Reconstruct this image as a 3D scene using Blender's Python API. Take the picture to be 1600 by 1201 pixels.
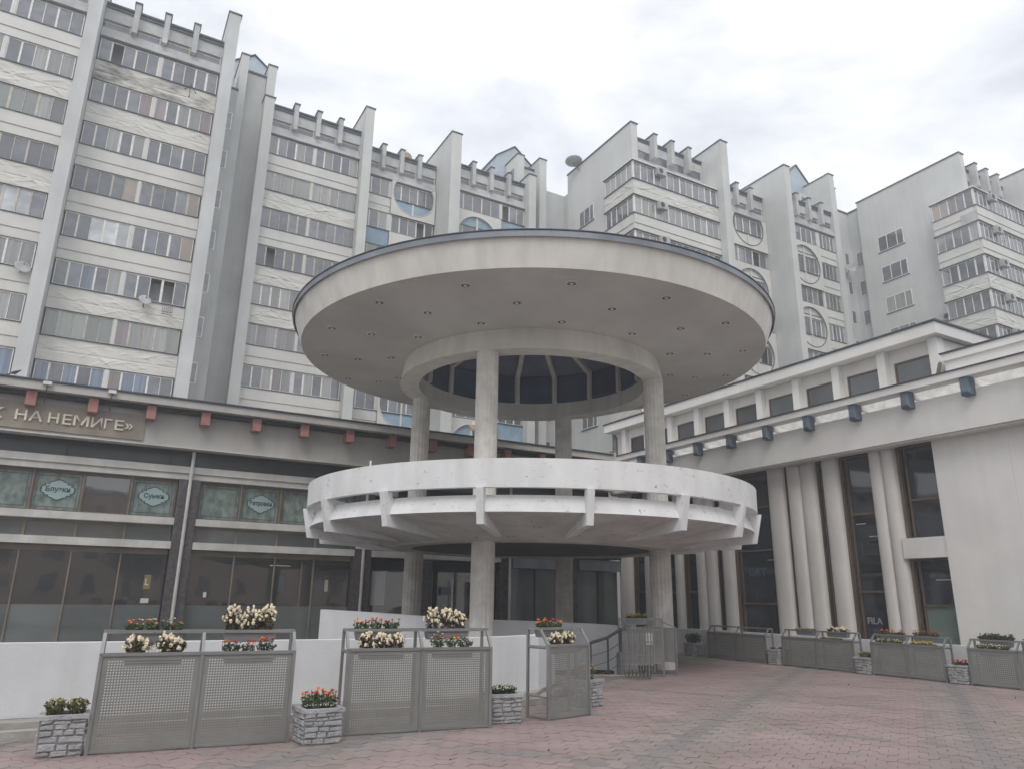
import bpy, bmesh, math, random
from math import sin, cos, pi, radians, hypot, atan2
from mathutils import Vector, Matrix
random.seed(7)
for o in list(bpy.data.objects): bpy.data.objects.remove(o)
sc = bpy.context.scene
COL = sc.collection

# ------------------------------------------------------------------ camera, sky, sun, exposure
yaw, pitch, roll = radians(29.27), 0.28255, 0.0144
F = Vector((sin(yaw)*cos(pitch), cos(yaw)*cos(pitch), sin(pitch)))
R0 = Vector((cos(yaw), -sin(yaw), 0)); U0 = R0.cross(F)
R1 = R0*cos(roll) + U0*sin(roll); U1 = -R0*sin(roll) + U0*cos(roll)
cd = bpy.data.cameras.new('camera'); cam = bpy.data.objects.new('camera', cd); COL.objects.link(cam)
m = Matrix((R1, U1, -F)).transposed().to_4x4(); m.translation = Vector((0, 0, 1.65)); cam.matrix_world = m
cd.sensor_width = 36; cd.lens = 1150/1600*36; cd.clip_start = 0.1; cd.clip_end = 3000
sc.camera = cam
SUN_AZ, SUN_EL = radians(215), radians(48)      # sun stands behind and left of the camera, veiled by cloud
W = bpy.data.worlds.new('World'); sc.world = W; W.use_nodes = True
nt = W.node_tree; nt.nodes.clear()
def wn(t, **k):
    n = nt.nodes.new(t)
    for a, b in k.items(): setattr(n, a, b)
    return n
out = wn('ShaderNodeOutputWorld'); bg = wn('ShaderNodeBackground'); bg.inputs[1].default_value = 0.1
sky = wn('ShaderNodeTexSky', sky_type='NISHITA', sun_disc=False); sky.sun_elevation = SUN_EL; sky.sun_rotation = SUN_AZ
sky.dust_density = 2.0
tc = wn('ShaderNodeTexCoord'); mp = wn('ShaderNodeMapping'); mp.inputs['Scale'].default_value = (1, 1, 2.2)
n1 = wn('ShaderNodeTexNoise'); n1.inputs['Scale'].default_value = 2.6; n1.inputs['Detail'].default_value = 9; n1.inputs['Roughness'].default_value = .56; n1.inputs['Distortion'].default_value = .25
r1 = wn('ShaderNodeValToRGB'); r1.color_ramp.elements[0].position = .36; r1.color_ramp.elements[1].position = .55
r1.color_ramp.elements[0].color = (.64, .64, .64, 1); r1.color_ramp.elements[1].color = (1, 1, 1, 1)
n2 = wn('ShaderNodeTexNoise'); n2.inputs['Scale'].default_value = 1.7; n2.inputs['Detail'].default_value = 5
mp2 = wn('ShaderNodeMapping'); mp2.inputs['Location'].default_value = (3.1, 1.2, .4); mp2.inputs['Scale'].default_value = (1, 1, 2)
r2 = wn('ShaderNodeValToRGB'); r2.color_ramp.elements[0].position = .3; r2.color_ramp.elements[1].position = .68
r2.color_ramp.elements[0].color = (8.1, 8.4, 9.0, 1); r2.color_ramp.elements[1].color = (10.6, 10.6, 10.7, 1)
mx = wn('ShaderNodeMixRGB'); L = nt.links.new
L(tc.outputs['Generated'], mp.inputs[0]); L(mp.outputs[0], n1.inputs['Vector']); L(n1.outputs[0], r1.inputs[0])
L(tc.outputs['Generated'], mp2.inputs[0]); L(mp2.outputs[0], n2.inputs['Vector']); L(n2.outputs[0], r2.inputs[0])
L(r1.outputs[0], mx.inputs[0]); L(sky.outputs[0], mx.inputs[1]); L(r2.outputs[0], mx.inputs[2])
L(mx.outputs[0], bg.inputs[0]); L(bg.outputs[0], out.inputs[0])
sd = bpy.data.lights.new('sun', 'SUN'); sd.energy = 1.0; sd.angle = radians(25); sd.color = (1, .96, .9)
so = bpy.data.objects.new('sun', sd); COL.objects.link(so)
sv = Vector((sin(SUN_AZ)*cos(SUN_EL), cos(SUN_AZ)*cos(SUN_EL), sin(SUN_EL)))
so.rotation_euler = (-sv).to_track_quat('-Z', 'Y').to_euler(); so.location = (0, 0, 60)
sc.view_settings.view_transform = 'Standard'; sc.view_settings.look = 'None'
sc.view_settings.exposure = 0.45; sc.view_settings.gamma = 1; sc.view_settings.use_curve_mapping = False

# ------------------------------------------------------------------ materials
def mat(name, col, rough=.8, var=.12, scale=1.5, streak=0, bump=0, bscale=25, spec=.35, metal=0, col2=None, scale2=None, stretch=(1, 1, 1), thr=(.35, .65), dirt=None, grid=None):
    M = bpy.data.materials.new(name); M.use_nodes = True; t = M.node_tree; N = t.nodes; K = t.links.new
    b = N['Principled BSDF']; b.inputs['Roughness'].default_value = rough; b.inputs['Metallic'].default_value = metal
    b.inputs['Specular IOR Level'].default_value = spec
    g = N.new('ShaderNodeNewGeometry')
    mp = N.new('ShaderNodeMapping'); mp.inputs['Scale'].default_value = stretch; K(g.outputs['Position'], mp.inputs[0])
    no = N.new('ShaderNodeTexNoise'); no.inputs['Scale'].default_value = scale; no.inputs['Detail'].default_value = 6; no.inputs['Roughness'].default_value = .6
    K(mp.outputs[0], no.inputs['Vector'])
    cr = N.new('ShaderNodeValToRGB'); cr.color_ramp.elements[0].position = thr[0]; cr.color_ramp.elements[1].position = thr[1]
    if max(col) > .31 and not name.endswith('petals'): col = tuple(c*1.1 for c in col); col2 = col2 and tuple(c*1.1 for c in col2)
    c2 = col2 or tuple(c*(1-2*var) for c in col)
    c1 = col if col2 else tuple(min(1, c*(1+var*.5)) for c in col)
    cr.color_ramp.elements[0].color = (*c2, 1); cr.color_ramp.elements[1].color = (*c1, 1)
    K(no.outputs[0], cr.inputs[0]); last = cr.outputs[0]
    if streak:
        m2 = N.new('ShaderNodeMapping'); m2.inputs['Scale'].default_value = (2.6, 2.6, .16); streak *= .7; K(g.outputs['Position'], m2.inputs[0])
        n2 = N.new('ShaderNodeTexNoise'); n2.inputs['Scale'].default_value = 1.1; n2.inputs['Detail'].default_value = 5; K(m2.outputs[0], n2.inputs['Vector'])
        c3 = N.new('ShaderNodeValToRGB'); c3.color_ramp.elements[0].position = .36; c3.color_ramp.elements[1].position = .6
        c3.color_ramp.elements[0].color = (1-streak, 1-streak*1.06, 1-streak*1.15, 1); c3.color_ramp.elements[1].color = (1, 1, 1, 1)
        K(n2.outputs[0], c3.inputs[0]); x = N.new('ShaderNodeMixRGB'); x.blend_type = 'MULTIPLY'; x.inputs[0].default_value = 1
        K(last, x.inputs[1]); K(c3.outputs[0], x.inputs[2]); last = x.outputs[0]
    if dirt:
        n3 = N.new('ShaderNodeTexNoise'); n3.inputs['Scale'].default_value = dirt[1]; n3.inputs['Detail'].default_value = 8; n3.inputs['Roughness'].default_value = .7
        m3 = N.new('ShaderNodeMapping'); m3.inputs['Scale'].default_value = dirt[3] if len(dirt) > 3 else (1, 1, 1); K(g.outputs['Position'], m3.inputs[0]); K(m3.outputs[0], n3.inputs['Vector'])
        c4 = N.new('ShaderNodeValToRGB'); c4.color_ramp.elements[0].position = dirt[2]; c4.color_ramp.elements[1].position = dirt[2]+.07
        K(n3.outputs[0], c4.inputs[0]); x = N.new('ShaderNodeMixRGB'); x.inputs[2].default_value = (*dirt[0], 1)
        K(c4.outputs[0], x.inputs[0]); K(last, x.inputs[1]); last = x.outputs[0]
    K(last, b.inputs['Base Color'])
    if bump:
        nb = N.new('ShaderNodeTexNoise'); nb.inputs['Scale'].default_value = bscale; nb.inputs['Detail'].default_value = 8
        K(mp.outputs[0], nb.inputs['Vector']); bp = N.new('ShaderNodeBump'); bp.inputs['Strength'].default_value = bump; bp.inputs['Distance'].default_value = .02
        K(nb.outputs[0], bp.inputs['Height']); K(bp.outputs[0], b.inputs['Normal'])
    return M
M = {}
M['cool'] = mat('grey_blue_plaster', (.525, .54, .54), var=.07, scale=.35, streak=.10, bump=.25, bscale=9)
M['wall'] = mat('pale_green_plaster', (.54, .55, .535), var=.06, scale=.3, streak=.07, bump=.3, bscale=7)
M['rec'] = mat('grey_bay_plaster', (.44, .45, .44), var=.08, scale=.4, streak=.10, bump=.25)  # greyer, darker plaster for bay and stair tower walls
M['cream'] = mat('cream_balcony_plaster', (.60, .592, .56), var=.06, scale=.5, streak=.05, bump=.2, dirt=((.36, .34, .31), 1.3, .70, (.5, .5, 1.6)))
M['tarp'] = mat('creased_cream_sheeting', (.60, .59, .55), var=.06, scale=.8, bump=.3, bscale=4, stretch=(1, 1, 2.5), dirt=((.38, .365, .34), 1.4, .70, (.8, .8, 2.2)))
M['tarpdirty'] = mat('soot_stained_sheeting', (.56, .54, .49), col2=(.17, .165, .15), scale=.9, thr=(.38, .58), bump=.3, bscale=3, stretch=(.7, 1, 2.2))
M['conc'] = mat('board_marked_concrete', (.70, .675, .63), var=.10, scale=3, streak=.10, bump=.5, bscale=18, dirt=((.27, .25, .23), 3.5, .70))
M['attic'] = mat('weathered_attic_concrete', (.48, .49, .485), var=.12, scale=.8, streak=.14, bump=.4)
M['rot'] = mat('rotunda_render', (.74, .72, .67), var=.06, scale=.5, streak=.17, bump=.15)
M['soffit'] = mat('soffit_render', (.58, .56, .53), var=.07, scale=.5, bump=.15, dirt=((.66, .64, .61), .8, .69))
M['parapet'] = mat('white_painted_concrete', (.74, .745, .75), var=.05, scale=.9, streak=.13, bump=.12, bscale=9, dirt=((.36, .33, .30), 6.5, .605, (1, 1, 1.5)))
M['under'] = mat('peeling_underside_paint', (.64, .62, .59), var=.10, scale=1.3, bump=.3, dirt=((.27, .23, .20), 5.5, .60, (1, 1, 1)))
M['white'] = mat('white_wall_paint', (.64, .645, .66), var=.05, scale=.8, streak=.08, bump=.2, dirt=((.44, .43, .42), 3.0, .69, (1, 1, 2)))
M['hall'] = mat('warm_white_hall_render', (.74, .725, .70), var=.05, scale=.45, streak=.05, bump=.15)
M['pil'] = mat('taupe_pilaster_render', (.66, .635, .605), var=.06, scale=.6, streak=.06, bump=.2)
M['fascia'] = mat('grey_fascia_render', (.48, .465, .445), var=.08, scale=.5, streak=.08, bump=.2)
M['band'] = mat('off_white_sill_band', (.58, .57, .54), var=.10, scale=1.5, streak=.08, dirt=((.25, .22, .20), 8, .76))
M['flash'] = mat('dark_metal_flashing', (.075, .085, .105), rough=.5, metal=.4, var=.2)
M['flashl'] = mat('grey_metal_flashing', (.26, .28, .31), rough=.45, metal=.5, var=.15, scale=1)
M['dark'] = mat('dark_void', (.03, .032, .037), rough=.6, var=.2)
M['darkpanel'] = mat('dark_spandrel_panel', (.045, .05, .06), rough=.25, var=.3, scale=.7, spec=.6)
M['granite'] = mat('dark_granite_cladding', (.12, .105, .105), col2=(.05, .05, .055), scale=9, thr=(.4, .6), rough=.45, dirt=((.2, .13, .12), 2.5, .6))
M['red'] = mat('faded_red_paint', (.40, .19, .17), var=.12, scale=4)
M['blue'] = mat('slate_blue_paint', (.15, .19, .24), var=.12, scale=3)
M['skyblue'] = mat('pale_blue_panel', (.27, .37, .47), var=.12, scale=.9, streak=.1, rough=.6)
M['gable'] = mat('pale_blue_cladding', (.37, .44, .50), var=.05, scale=.9, streak=.08, rough=.6)
M['fw'] = mat('white_window_frame', (.74, .73, .70), rough=.5, var=.1, scale=4)
M['fwood'] = mat('old_painted_wood', (.50, .48, .43), var=.15, scale=5)
M['fb'] = mat('brown_window_frame', (.16, .115, .085), rough=.5, var=.15)
M['fbl'] = mat('tan_metal_mullion', (.27, .22, .17), rough=.45, var=.15)
M['galv'] = mat('galvanised_sheet', (.27, .27, .255), rough=.55, metal=.3, var=.08, scale=2, spec=.4, bump=.1, dirt=((.17, .16, .14), 3, .68))
M['tube'] = mat('grey_steel_tube', (.30, .30, .295), rough=.5, metal=.5, var=.1)
M['rail'] = mat('dark_steel_rail', (.10, .10, .105), rough=.45, metal=.6)
M['box'] = mat('grey_plastic_flower_box', (.26, .27, .28), rough=.6, var=.06)
M['soil'] = mat('dark_soil', (.035, .028, .022), rough=1)
M['stone'] = mat('painted_cast_stone', (.39, .39, .40), var=.14, scale=9, bump=.9, bscale=40, rough=.9)
M['mortar'] = mat('planter_mortar', (.27, .27, .27), var=.15, scale=9, bump=.5)
M['paveP'] = mat('pink_concrete_paver', (.315, .242, .232), var=.10, scale=.7, bump=.6, bscale=60, rough=.9, dirt=((.215, .17, .165), 1.3, .60))
M['paveG'] = mat('grey_concrete_paver', (.31, .262, .247), var=.10, scale=.7, bump=.6, bscale=60, rough=.9, dirt=((.205, .185, .175), 1.3, .60))
M['paveO'] = mat('ochre_grey_paver', (.30, .25, .225), var=.10, scale=1.1, bump=.6, bscale=60, rough=.9)
M['paveD'] = mat('dark_grey_paver', (.25, .228, .218), var=.08, scale=1.1, bump=.6, bscale=60, rough=.9)
M['joint'] = mat('sandy_paving_bed', (.235, .205, .19), var=.2, scale=5, bump=.4, rough=1)
M['kerb'] = mat('concrete_kerb', (.36, .34, .31), var=.14, scale=3, bump=.4)
M['street'] = mat('asphalt', (.06, .06, .062), var=.2, scale=2, rough=.9)
M['brick'] = mat('rough_brown_brick', (.19, .105, .075), var=.25, scale=6, bump=.5)
M['board'] = mat('orange_plywood', (.50, .31, .17), var=.12, scale=3)
M['dish'] = mat('grey_dish_metal', (.42, .42, .41), rough=.5, var=.1)
M['dishr'] = mat('rusty_beige_dish', (.42, .31, .19), rough=.6, var=.2, scale=2)
M['bird'] = mat('grey_pigeon_feathers', (.06, .065, .075), var=.3, scale=20)
M['signbg'] = mat('marbled_brown_sign', (.33, .28, .22), col2=(.25, .22, .195), scale=1.6, thr=(.4, .62), rough=.5, dirt=((.33, .25, .12), 1.2, .60))
M['letter'] = mat('cream_sign_letter', (.78, .72, .60), rough=.5, var=.05)
M['poster'] = mat('greenish_window_poster', (.24, .30, .27), col2=(.11, .145, .13), scale=3.2, thr=(.38, .62), rough=.25, spec=.6, stretch=(1.6, 1, 1))
M['posterl'] = mat('pale_poster_shield', (.30, .40, .40), rough=.25, var=.04, spec=.6)
M['posterd'] = mat('dark_teal_poster_ink', (.035, .075, .09), rough=.3, var=.05)
M['whitept'] = mat('white_print', (.55, .56, .58), rough=.4, var=.04)
M['dimpt'] = mat('dim_grey_print', (.10, .11, .13), rough=.4, var=.04)
M['bluept'] = mat('dim_blue_print', (.09, .12, .19), rough=.4, var=.04)
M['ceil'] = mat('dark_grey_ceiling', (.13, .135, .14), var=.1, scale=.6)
M['dimw'] = mat('grey_white_print', (.30, .31, .33), rough=.4, var=.04)
M['lroof'] = mat('blue_grey_lantern_ceiling', (.17, .20, .27), var=.1, scale=.8)
M['well'] = mat('grey_lamp_well', (.06, .058, .055), var=.1)
M['ochre'] = mat('dull_ochre_print', (.26, .21, .09), var=.1)
M['curt'] = mat('grey_green_frosted_film', (.17, .205, .195), rough=.3, var=.06, spec=.5, stretch=(3, 3, .2), scale=1.3)
M['lampg'] = mat('frosted_lamp_globe', (.55, .45, .33), rough=.3, var=.06)
M['sandst'] = mat('tan_landing_edge', (.42, .36, .28), var=.1, scale=4, bump=.3)
M['leaf1'] = mat('bronze_begonia_leaves', (.10, .06, .03), col2=(.045, .045, .02), scale=30, rough=.6)
M['leaf2'] = mat('green_marigold_leaves', (.065, .10, .035), col2=(.03, .05, .018), scale=30, rough=.6)
M['leaf3'] = mat('olive_autumn_leaves', (.15, .135, .04), col2=(.05, .07, .02), scale=22, rough=.6)
M['leaf4'] = mat('deep_green_shrub_leaves', (.035, .06, .025), col2=(.015, .03, .012), scale=30, rough=.6)
M['petw'] = mat('cream_begonia_petals', (.84, .75, .57), var=.06, scale=30, rough=.7)
M['petp'] = mat('small_white_petals', (.75, .74, .68), var=.06, scale=30)
M['peto'] = mat('orange_marigold_petals', (.85, .27, .03), col2=(.60, .12, .02), scale=40)
M['petr'] = mat('red_flower_petals', (.55, .05, .025), var=.2, scale=40)
M['pety'] = mat('yellow_flower_petals', (.65, .42, .05), var=.15, scale=40)
M['petpk'] = mat('dusty_pink_petals', (.45, .22, .15), var=.2, scale=40)
M['gglow'] = None

def glass(name, col, rough=.06, noise=0, col2=None, fold=False, sc_=1.0, ior=1.9):
    G = bpy.data.materials.new(name); G.use_nodes = True; t = G.node_tree; N = t.nodes; K = t.links.new; b = N['Principled BSDF']
    b.inputs['Roughness'].default_value = rough; b.inputs['IOR'].default_value = ior; b.inputs['Coat Weight'].default_value = .3; b.inputs['Coat Roughness'].default_value = .03
    g = N.new('ShaderNodeNewGeometry'); oi = N.new('ShaderNodeObjectInfo')
    mp = N.new('ShaderNodeMapping'); mp.inputs['Scale'].default_value = (9, 9, .25) if fold else (1, 1, 1.3)
    K(g.outputs['Position'], mp.inputs[0]); no = N.new('ShaderNodeTexNoise'); no.inputs['Scale'].default_value = sc_; no.inputs['Detail'].default_value = 4
    K(mp.outputs[0], no.inputs['Vector']); cr = N.new('ShaderNodeValToRGB')
    cr.color_ramp.elements[0].position = .36; cr.color_ramp.elements[1].position = .64
    cr.color_ramp.elements[0].color = (*(col2 or tuple(c*.55 for c in col)), 1); cr.color_ramp.elements[1].color = (*col, 1)
    K(no.outputs[0], cr.inputs[0])
    hs = N.new('ShaderNodeHueSaturation'); ma = N.new('ShaderNodeMapRange'); ma.inputs[3].default_value = .7; ma.inputs[4].default_value = 1.25
    K(oi.outputs['Random'], ma.inputs[0]); K(ma.outputs[0], hs.inputs['Value']); K(cr.outputs[0], hs.inputs['Color']); K(hs.outputs[0], b.inputs['Base Color'])
    nb = N.new('ShaderNodeTexNoise'); nb.inputs['Scale'].default_value = .8; K(g.outputs['Position'], nb.inputs['Vector'])
    bp = N.new('ShaderNodeBump'); bp.inputs['Strength'].default_value = .12; bp.inputs['Distance'].default_value = .05; K(nb.outputs[0], bp.inputs['Height']); K(bp.outputs[0], b.inputs['Normal'])
    return G
G = {}
G['dk'] = glass('dark_window_glass', (.11, .12, .14), col2=(.065, .07, .085), sc_=1.2)
G['md'] = glass('grey_window_glass', (.17, .18, .20), col2=(.10, .105, .125), sc_=1.5)
G['cu'] = glass('glass_before_net_curtain', (.30, .30, .285), col2=(.20, .205, .20), fold=True)
G['cg'] = glass('glass_before_green_blind', (.24, .26, .24), col2=(.20, .22, .205), fold=True)
G['wh'] = glass('painted_sky_reflection_glass', (.60, .63, .65), rough=.2)  # pale base colour paints in the reflected sky
G['bl'] = glass('glass_before_blue_curtain', (.17, .24, .36), col2=(.09, .12, .17), fold=True)
G['pk'] = glass('glass_before_pink_curtain', (.26, .19, .19), col2=(.13, .11, .12), fold=True)
G['og'] = glass('glass_before_orange_board', (.33, .265, .21), col2=(.26, .2, .16))
G['lav'] = glass('glass_before_lilac_curtain', (.26, .24, .27), col2=(.2, .19, .21), fold=True)
G['shop'] = glass('brown_tinted_shop_glass', (.04, .037, .036), col2=(.02, .02, .022), rough=.03, ior=2.3, sc_=.6)
G['hallg'] = glass('blue_grey_hall_glass', (.04, .045, .058), col2=(.022, .025, .032), rough=.04, ior=1.85, sc_=.7)
G['clere'] = glass('grey_clerestory_glass', (.12, .13, .13), col2=(.09, .10, .105), rough=.1, ior=1.5)
G['green'] = glass('pale_green_film_glass', (.20, .27, .24), col2=(.17, .23, .205), rough=.15)
G['navy'] = glass('navy_lantern_glass', (.07, .095, .19), col2=(.05, .065, .125), rough=.15, ior=1.5)
G['low'] = glass('grey_green_glass', (.15, .17, .165), col2=(.12, .135, .13), rough=.06)

# ------------------------------------------------------------------ mesh helpers
ORG = {}
class MB:
    def __init__(s): s.v = []; s.f = []; s.mi = []; s.cur = 0
    def box(s, x0, x1, y0, y1, z0, z1):
        if x0 > x1: x0, x1 = x1, x0
        if y0 > y1: y0, y1 = y1, y0
        if z0 > z1: z0, z1 = z1, z0
        n = len(s.v); s.v += [(x, y, z) for z in (z0, z1) for y in (y0, y1) for x in (x0, x1)]
        s.add([(n, n+2, n+3, n+1), (n+4, n+5, n+7, n+6), (n, n+1, n+5, n+4), (n+1, n+3, n+7, n+5), (n+3, n+2, n+6, n+7), (n+2, n, n+4, n+6)]); return s
    def add(s, fs): s.f += fs; s.mi += [s.cur]*len(fs)
    def prism(s, poly, z0, z1):       # poly of (x,y) ccw
        n = len(s.v); k = len(poly)
        zz0 = z0 if hasattr(z0, '__len__') else [z0]*k; zz1 = z1 if hasattr(z1, '__len__') else [z1]*k
        s.v += [(x, y, zz0[i]) for i, (x, y) in enumerate(poly)] + [(x, y, zz1[i]) for i, (x, y) in enumerate(poly)]
        s.add([tuple(range(n+k-1, n-1, -1)), tuple(range(n+k, n+2*k))] + [(n+i, n+(i+1) % k, n+k+(i+1) % k, n+k+i) for i in range(k)]); return s
    def ext(s, pts, vec):             # planar polygon of 3d points extruded by vec
        n = len(s.v); k = len(pts); s.v += [tuple(p) for p in pts] + [(p[0]+vec[0], p[1]+vec[1], p[2]+vec[2]) for p in pts]
        s.add([tuple(range(n, n+k)), tuple(range(n+2*k-1, n+k-1, -1))] + [(n+i, n+k+i, n+k+(i+1) % k, n+(i+1) % k) for i in range(k)]); return s
    def tube(s, a, b, r, n=8, r2=None):
        a = Vector(a); b = Vector(b); d = (b-a).normalized(); u = d.orthogonal().normalized(); w = d.cross(u); k = len(s.v); r2 = r if r2 is None else r2
        for p, q in ((a, r), (b, r2)):
            for i in range(n): s.v.append(tuple(p + (u*cos(2*pi*i/n) + w*sin(2*pi*i/n))*q))
        s.add([(k+i, k+(i+1) % n, k+n+(i+1) % n, k+n+i) for i in range(n)] + [tuple(range(k+n-1, k-1, -1)), tuple(range(k+n, k+2*n))]); return s
    def bar(s, a, b, w, h=None):      # square bar
        h = h or w; a = Vector(a); b = Vector(b); d = (b-a).normalized(); up = Vector((0, 0, 1)) if abs(d.z) < .9 else Vector((0, 1, 0))
        u = d.cross(up).normalized(); v = u.cross(d).normalized(); k = len(s.v)
        for p in (a, b):
            for x, y in ((-1, -1), (1, -1), (1, 1), (-1, 1)): s.v.append(tuple(p + u*x*w/2 + v*y*h/2))
        s.add([(k, k+1, k+5, k+4), (k+1, k+2, k+6, k+5), (k+2, k+3, k+7, k+6), (k+3, k, k+4, k+7), (k+3, k+2, k+1, k), (k+4, k+5, k+6, k+7)]); return s
    def lathe(s, prof, c=(0, 0), n=96, a0=0, a1=2*pi, closed=True):  # prof [(r,z)..] loop if closed
        full = abs(a1-a0-2*pi) < 1e-6; m_ = n if full else n+1; k = len(s.v); p = len(prof)
        for i in range(m_):
            a = a0+(a1-a0)*i/n
            for r, z in prof: s.v.append((c[0]+r*cos(a), c[1]+r*sin(a), z))
        for i in range(n):
            j = (i+1) % m_
            for q in range(p if closed else p-1):
                q2 = (q+1) % p; s.add([(k+i*p+q, k+j*p+q, k+j*p+q2, k+i*p+q2)])
        if not full and closed: s.add([tuple(k+q for q in range(p)), tuple(k+(m_-1)*p+q for q in reversed(range(p)))])
        return s
    def blob(s, c, r, n=6, rz=None):
        k = len(s.v); rz = rz or r; s.v.append((c[0], c[1], c[2]+rz))
        for t in (.6, 1.5, 2.4):
            for i in range(n): a = 2*pi*i/n+t; s.v.append((c[0]+r*sin(t)*cos(a), c[1]+r*sin(t)*sin(a), c[2]+rz*cos(t)))
        s.v.append((c[0], c[1], c[2]-rz))
        s.add([(k, k+1+i, k+1+(i+1) % n) for i in range(n)])
        for q in range(2): s.add([(k+1+q*n+i, k+1+(q+1)*n+i, k+1+(q+1)*n+(i+1) % n, k+1+q*n+(i+1) % n) for i in range(n)])
        s.add([(k+1+2*n+i, k+1+3*n, k+1+2*n+(i+1) % n) for i in range(n)]); return s
    def build(s, name, m_, parent=None, smooth=False, org=None):
        me = bpy.data.meshes.new(name); o_ = Vector(org) if org is not None else (ORG.get(parent.name, Vector((0, 0, 0))) if parent else Vector((0, 0, 0)))
        me.from_pydata([(x-o_.x, y-o_.y, z-o_.z) for x, y, z in s.v], [], s.f)
        for q in (m_ if isinstance(m_, (list, tuple)) else [m_]): me.materials.append(q)
        if isinstance(m_, (list, tuple)): me.polygons.foreach_set('material_index', s.mi)
        if smooth:
            me.polygons.foreach_set('use_smooth', [True]*len(me.polygons))
            try: me.set_sharp_from_angle(angle=radians(40))
            except Exception: pass
        bm = bmesh.new(); bm.from_mesh(me); bmesh.ops.recalc_face_normals(bm, faces=bm.faces); bm.to_mesh(me); bm.free()
        o = bpy.data.objects.new(name, me); COL.objects.link(o)
        if parent: o.parent = parent; ORG[o.name] = o_
        else: o.location = o_; ORG[o.name] = o_
        return o
def thing(name, label, cat, loc=(0, 0, 0), rz=0, group=None, local=False):
    o = bpy.data.objects.new(name, None); COL.objects.link(o); o.empty_display_size = .3
    o.location = loc; o.rotation_euler = (0, 0, rz); o['label'] = label; o['category'] = cat
    if group: o['group'] = group
    ORG[o.name] = Vector((0, 0, 0)) if local else Vector(loc); return o
def tag(o, label, cat, group=None):
    o['label'] = label; o['category'] = cat
    if group: o['group'] = group
    return o
def struct(o): o['kind'] = 'structure'; return o
BC = {}
def bx(name, x0, x1, y0, y1, z0, z1, m_, parent=None):
    if x0 > x1: x0, x1 = x1, x0
    if y0 > y1: y0, y1 = y1, y0
    if z0 > z1: z0, z1 = z1, z0
    d = (round(x1-x0, 3), round(y1-y0, 3), round(z1-z0, 3), m_.name)
    if d not in BC:
        BC[d] = None; t = MB().box(-d[0]/2, d[0]/2, -d[1]/2, d[1]/2, -d[2]/2, d[2]/2); me = bpy.data.meshes.new(name); me.from_pydata(t.v, [], t.f); me.materials.append(m_); BC[d] = me
    o = bpy.data.objects.new(name, BC[d]); COL.objects.link(o); g_ = ORG.get(parent.name, Vector((0, 0, 0))) if parent else Vector((0, 0, 0))
    o.location = Vector(((x0+x1)/2, (y0+y1)/2, (z0+z1)/2)) - g_
    if parent: o.parent = parent
    ORG[o.name] = g_+o.location if parent else Vector(o.location)
    return o
def text(s, size, depth, m_, name='letter', off_=.022):
    cu = bpy.data.curves.new('t', 'FONT'); cu.body = s; cu.size = size; cu.extrude = depth; cu.align_x = 'CENTER'; cu.align_y = 'CENTER'; cu.offset = size*off_
    o = bpy.data.objects.new('t', cu); COL.objects.link(o); bpy.context.view_layer.update()
    me = bpy.data.meshes.new_from_object(o.evaluated_get(bpy.context.evaluated_depsgraph_get())); bpy.data.objects.remove(o)
    me.materials.clear(); me.materials.append(m_); me.name = name; return me
def put_text(s, x0, x1, z0, z1, pos, axis, m_, parent, depth=.02, name='lettering'):
    """flat lettering fitted to a rectangle; axis 'x': reads along +x on a plane y=pos, axis 'y': reads along -y on a plane x=pos"""
    me = text(s, 1, depth, m_, name, .011 if depth > .02 else .03); xs = [v.co.x for v in me.vertices]; ys = [v.co.y for v in me.vertices]
    sx = (abs(x1-x0))/(max(xs)-min(xs)); sz = (z1-z0)/(max(ys)-min(ys)); cx = (max(xs)+min(xs))/2; cy = (max(ys)+min(ys))/2
    g_ = ORG.get(parent.name, Vector((0, 0, 0)))
    for v in me.vertices:
        a, b, c = (v.co.x-cx)*sx, (v.co.y-cy)*sz, v.co.z
        v.co = (Vector(((x0+x1)/2+a, pos-c, (z0+z1)/2+b)) if axis == 'x' else Vector((pos-c, (x0+x1)/2-a, (z0+z1)/2+b))) - g_
    o = bpy.data.objects.new(name, me); COL.objects.link(o); o.parent = parent; ORG[o.name] = g_; return o

# ------------------------------------------------------------------ ground
cx_, cy_ = 10.76, 18.03                     # axis of the rotunda
hole = [(2, 11.8), (8.0, 11.8), (9.35, 14.75), (10.6, 14.66), (11.45, 14.33), (11.62, 14.75), (11.62, 15.65), (10.98, 16.12), (10.03, 16.13), (8.63, 16.48), (6.8, 16.88), (5.29, 18.77), (2, 19)]
def flat_with_hole(outer, inner, z):
    bm = bmesh.new(); es = []
    for loop in (outer, inner):
        vs = [bm.verts.new((x, y, z)) for x, y in loop]; es += [bm.edges.new((vs[i], vs[(i+1) % len(vs)])) for i in range(len(vs))]
    bmesh.ops.triangle_fill(bm, use_beauty=True, edges=es); me = bpy.data.meshes.new('pavement'); bm.to_mesh(me); bm.free(); return me
me = flat_with_hole([(-60, -25), (75, -25), (75, 60), (-60, 60)], hole, -.012); me.materials.append(M['joint'])
pav = bpy.data.objects.new('pavement', me); COL.objects.link(pav); struct(pav); ORG['pavement'] = Vector((0, 0, 0))
g_ = MB().box(-165, 165, -165, 165, -4.2, -4); struct(g_.build('ground', M['street']))
struct(MB().box(-160, 160, -60, -25.2, -.25, -.2).build('road', M['street']))
struct(MB().box(-60, 75, -25.2, -24.9, -4, .02).build('kerb', M['kerb']))
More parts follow.
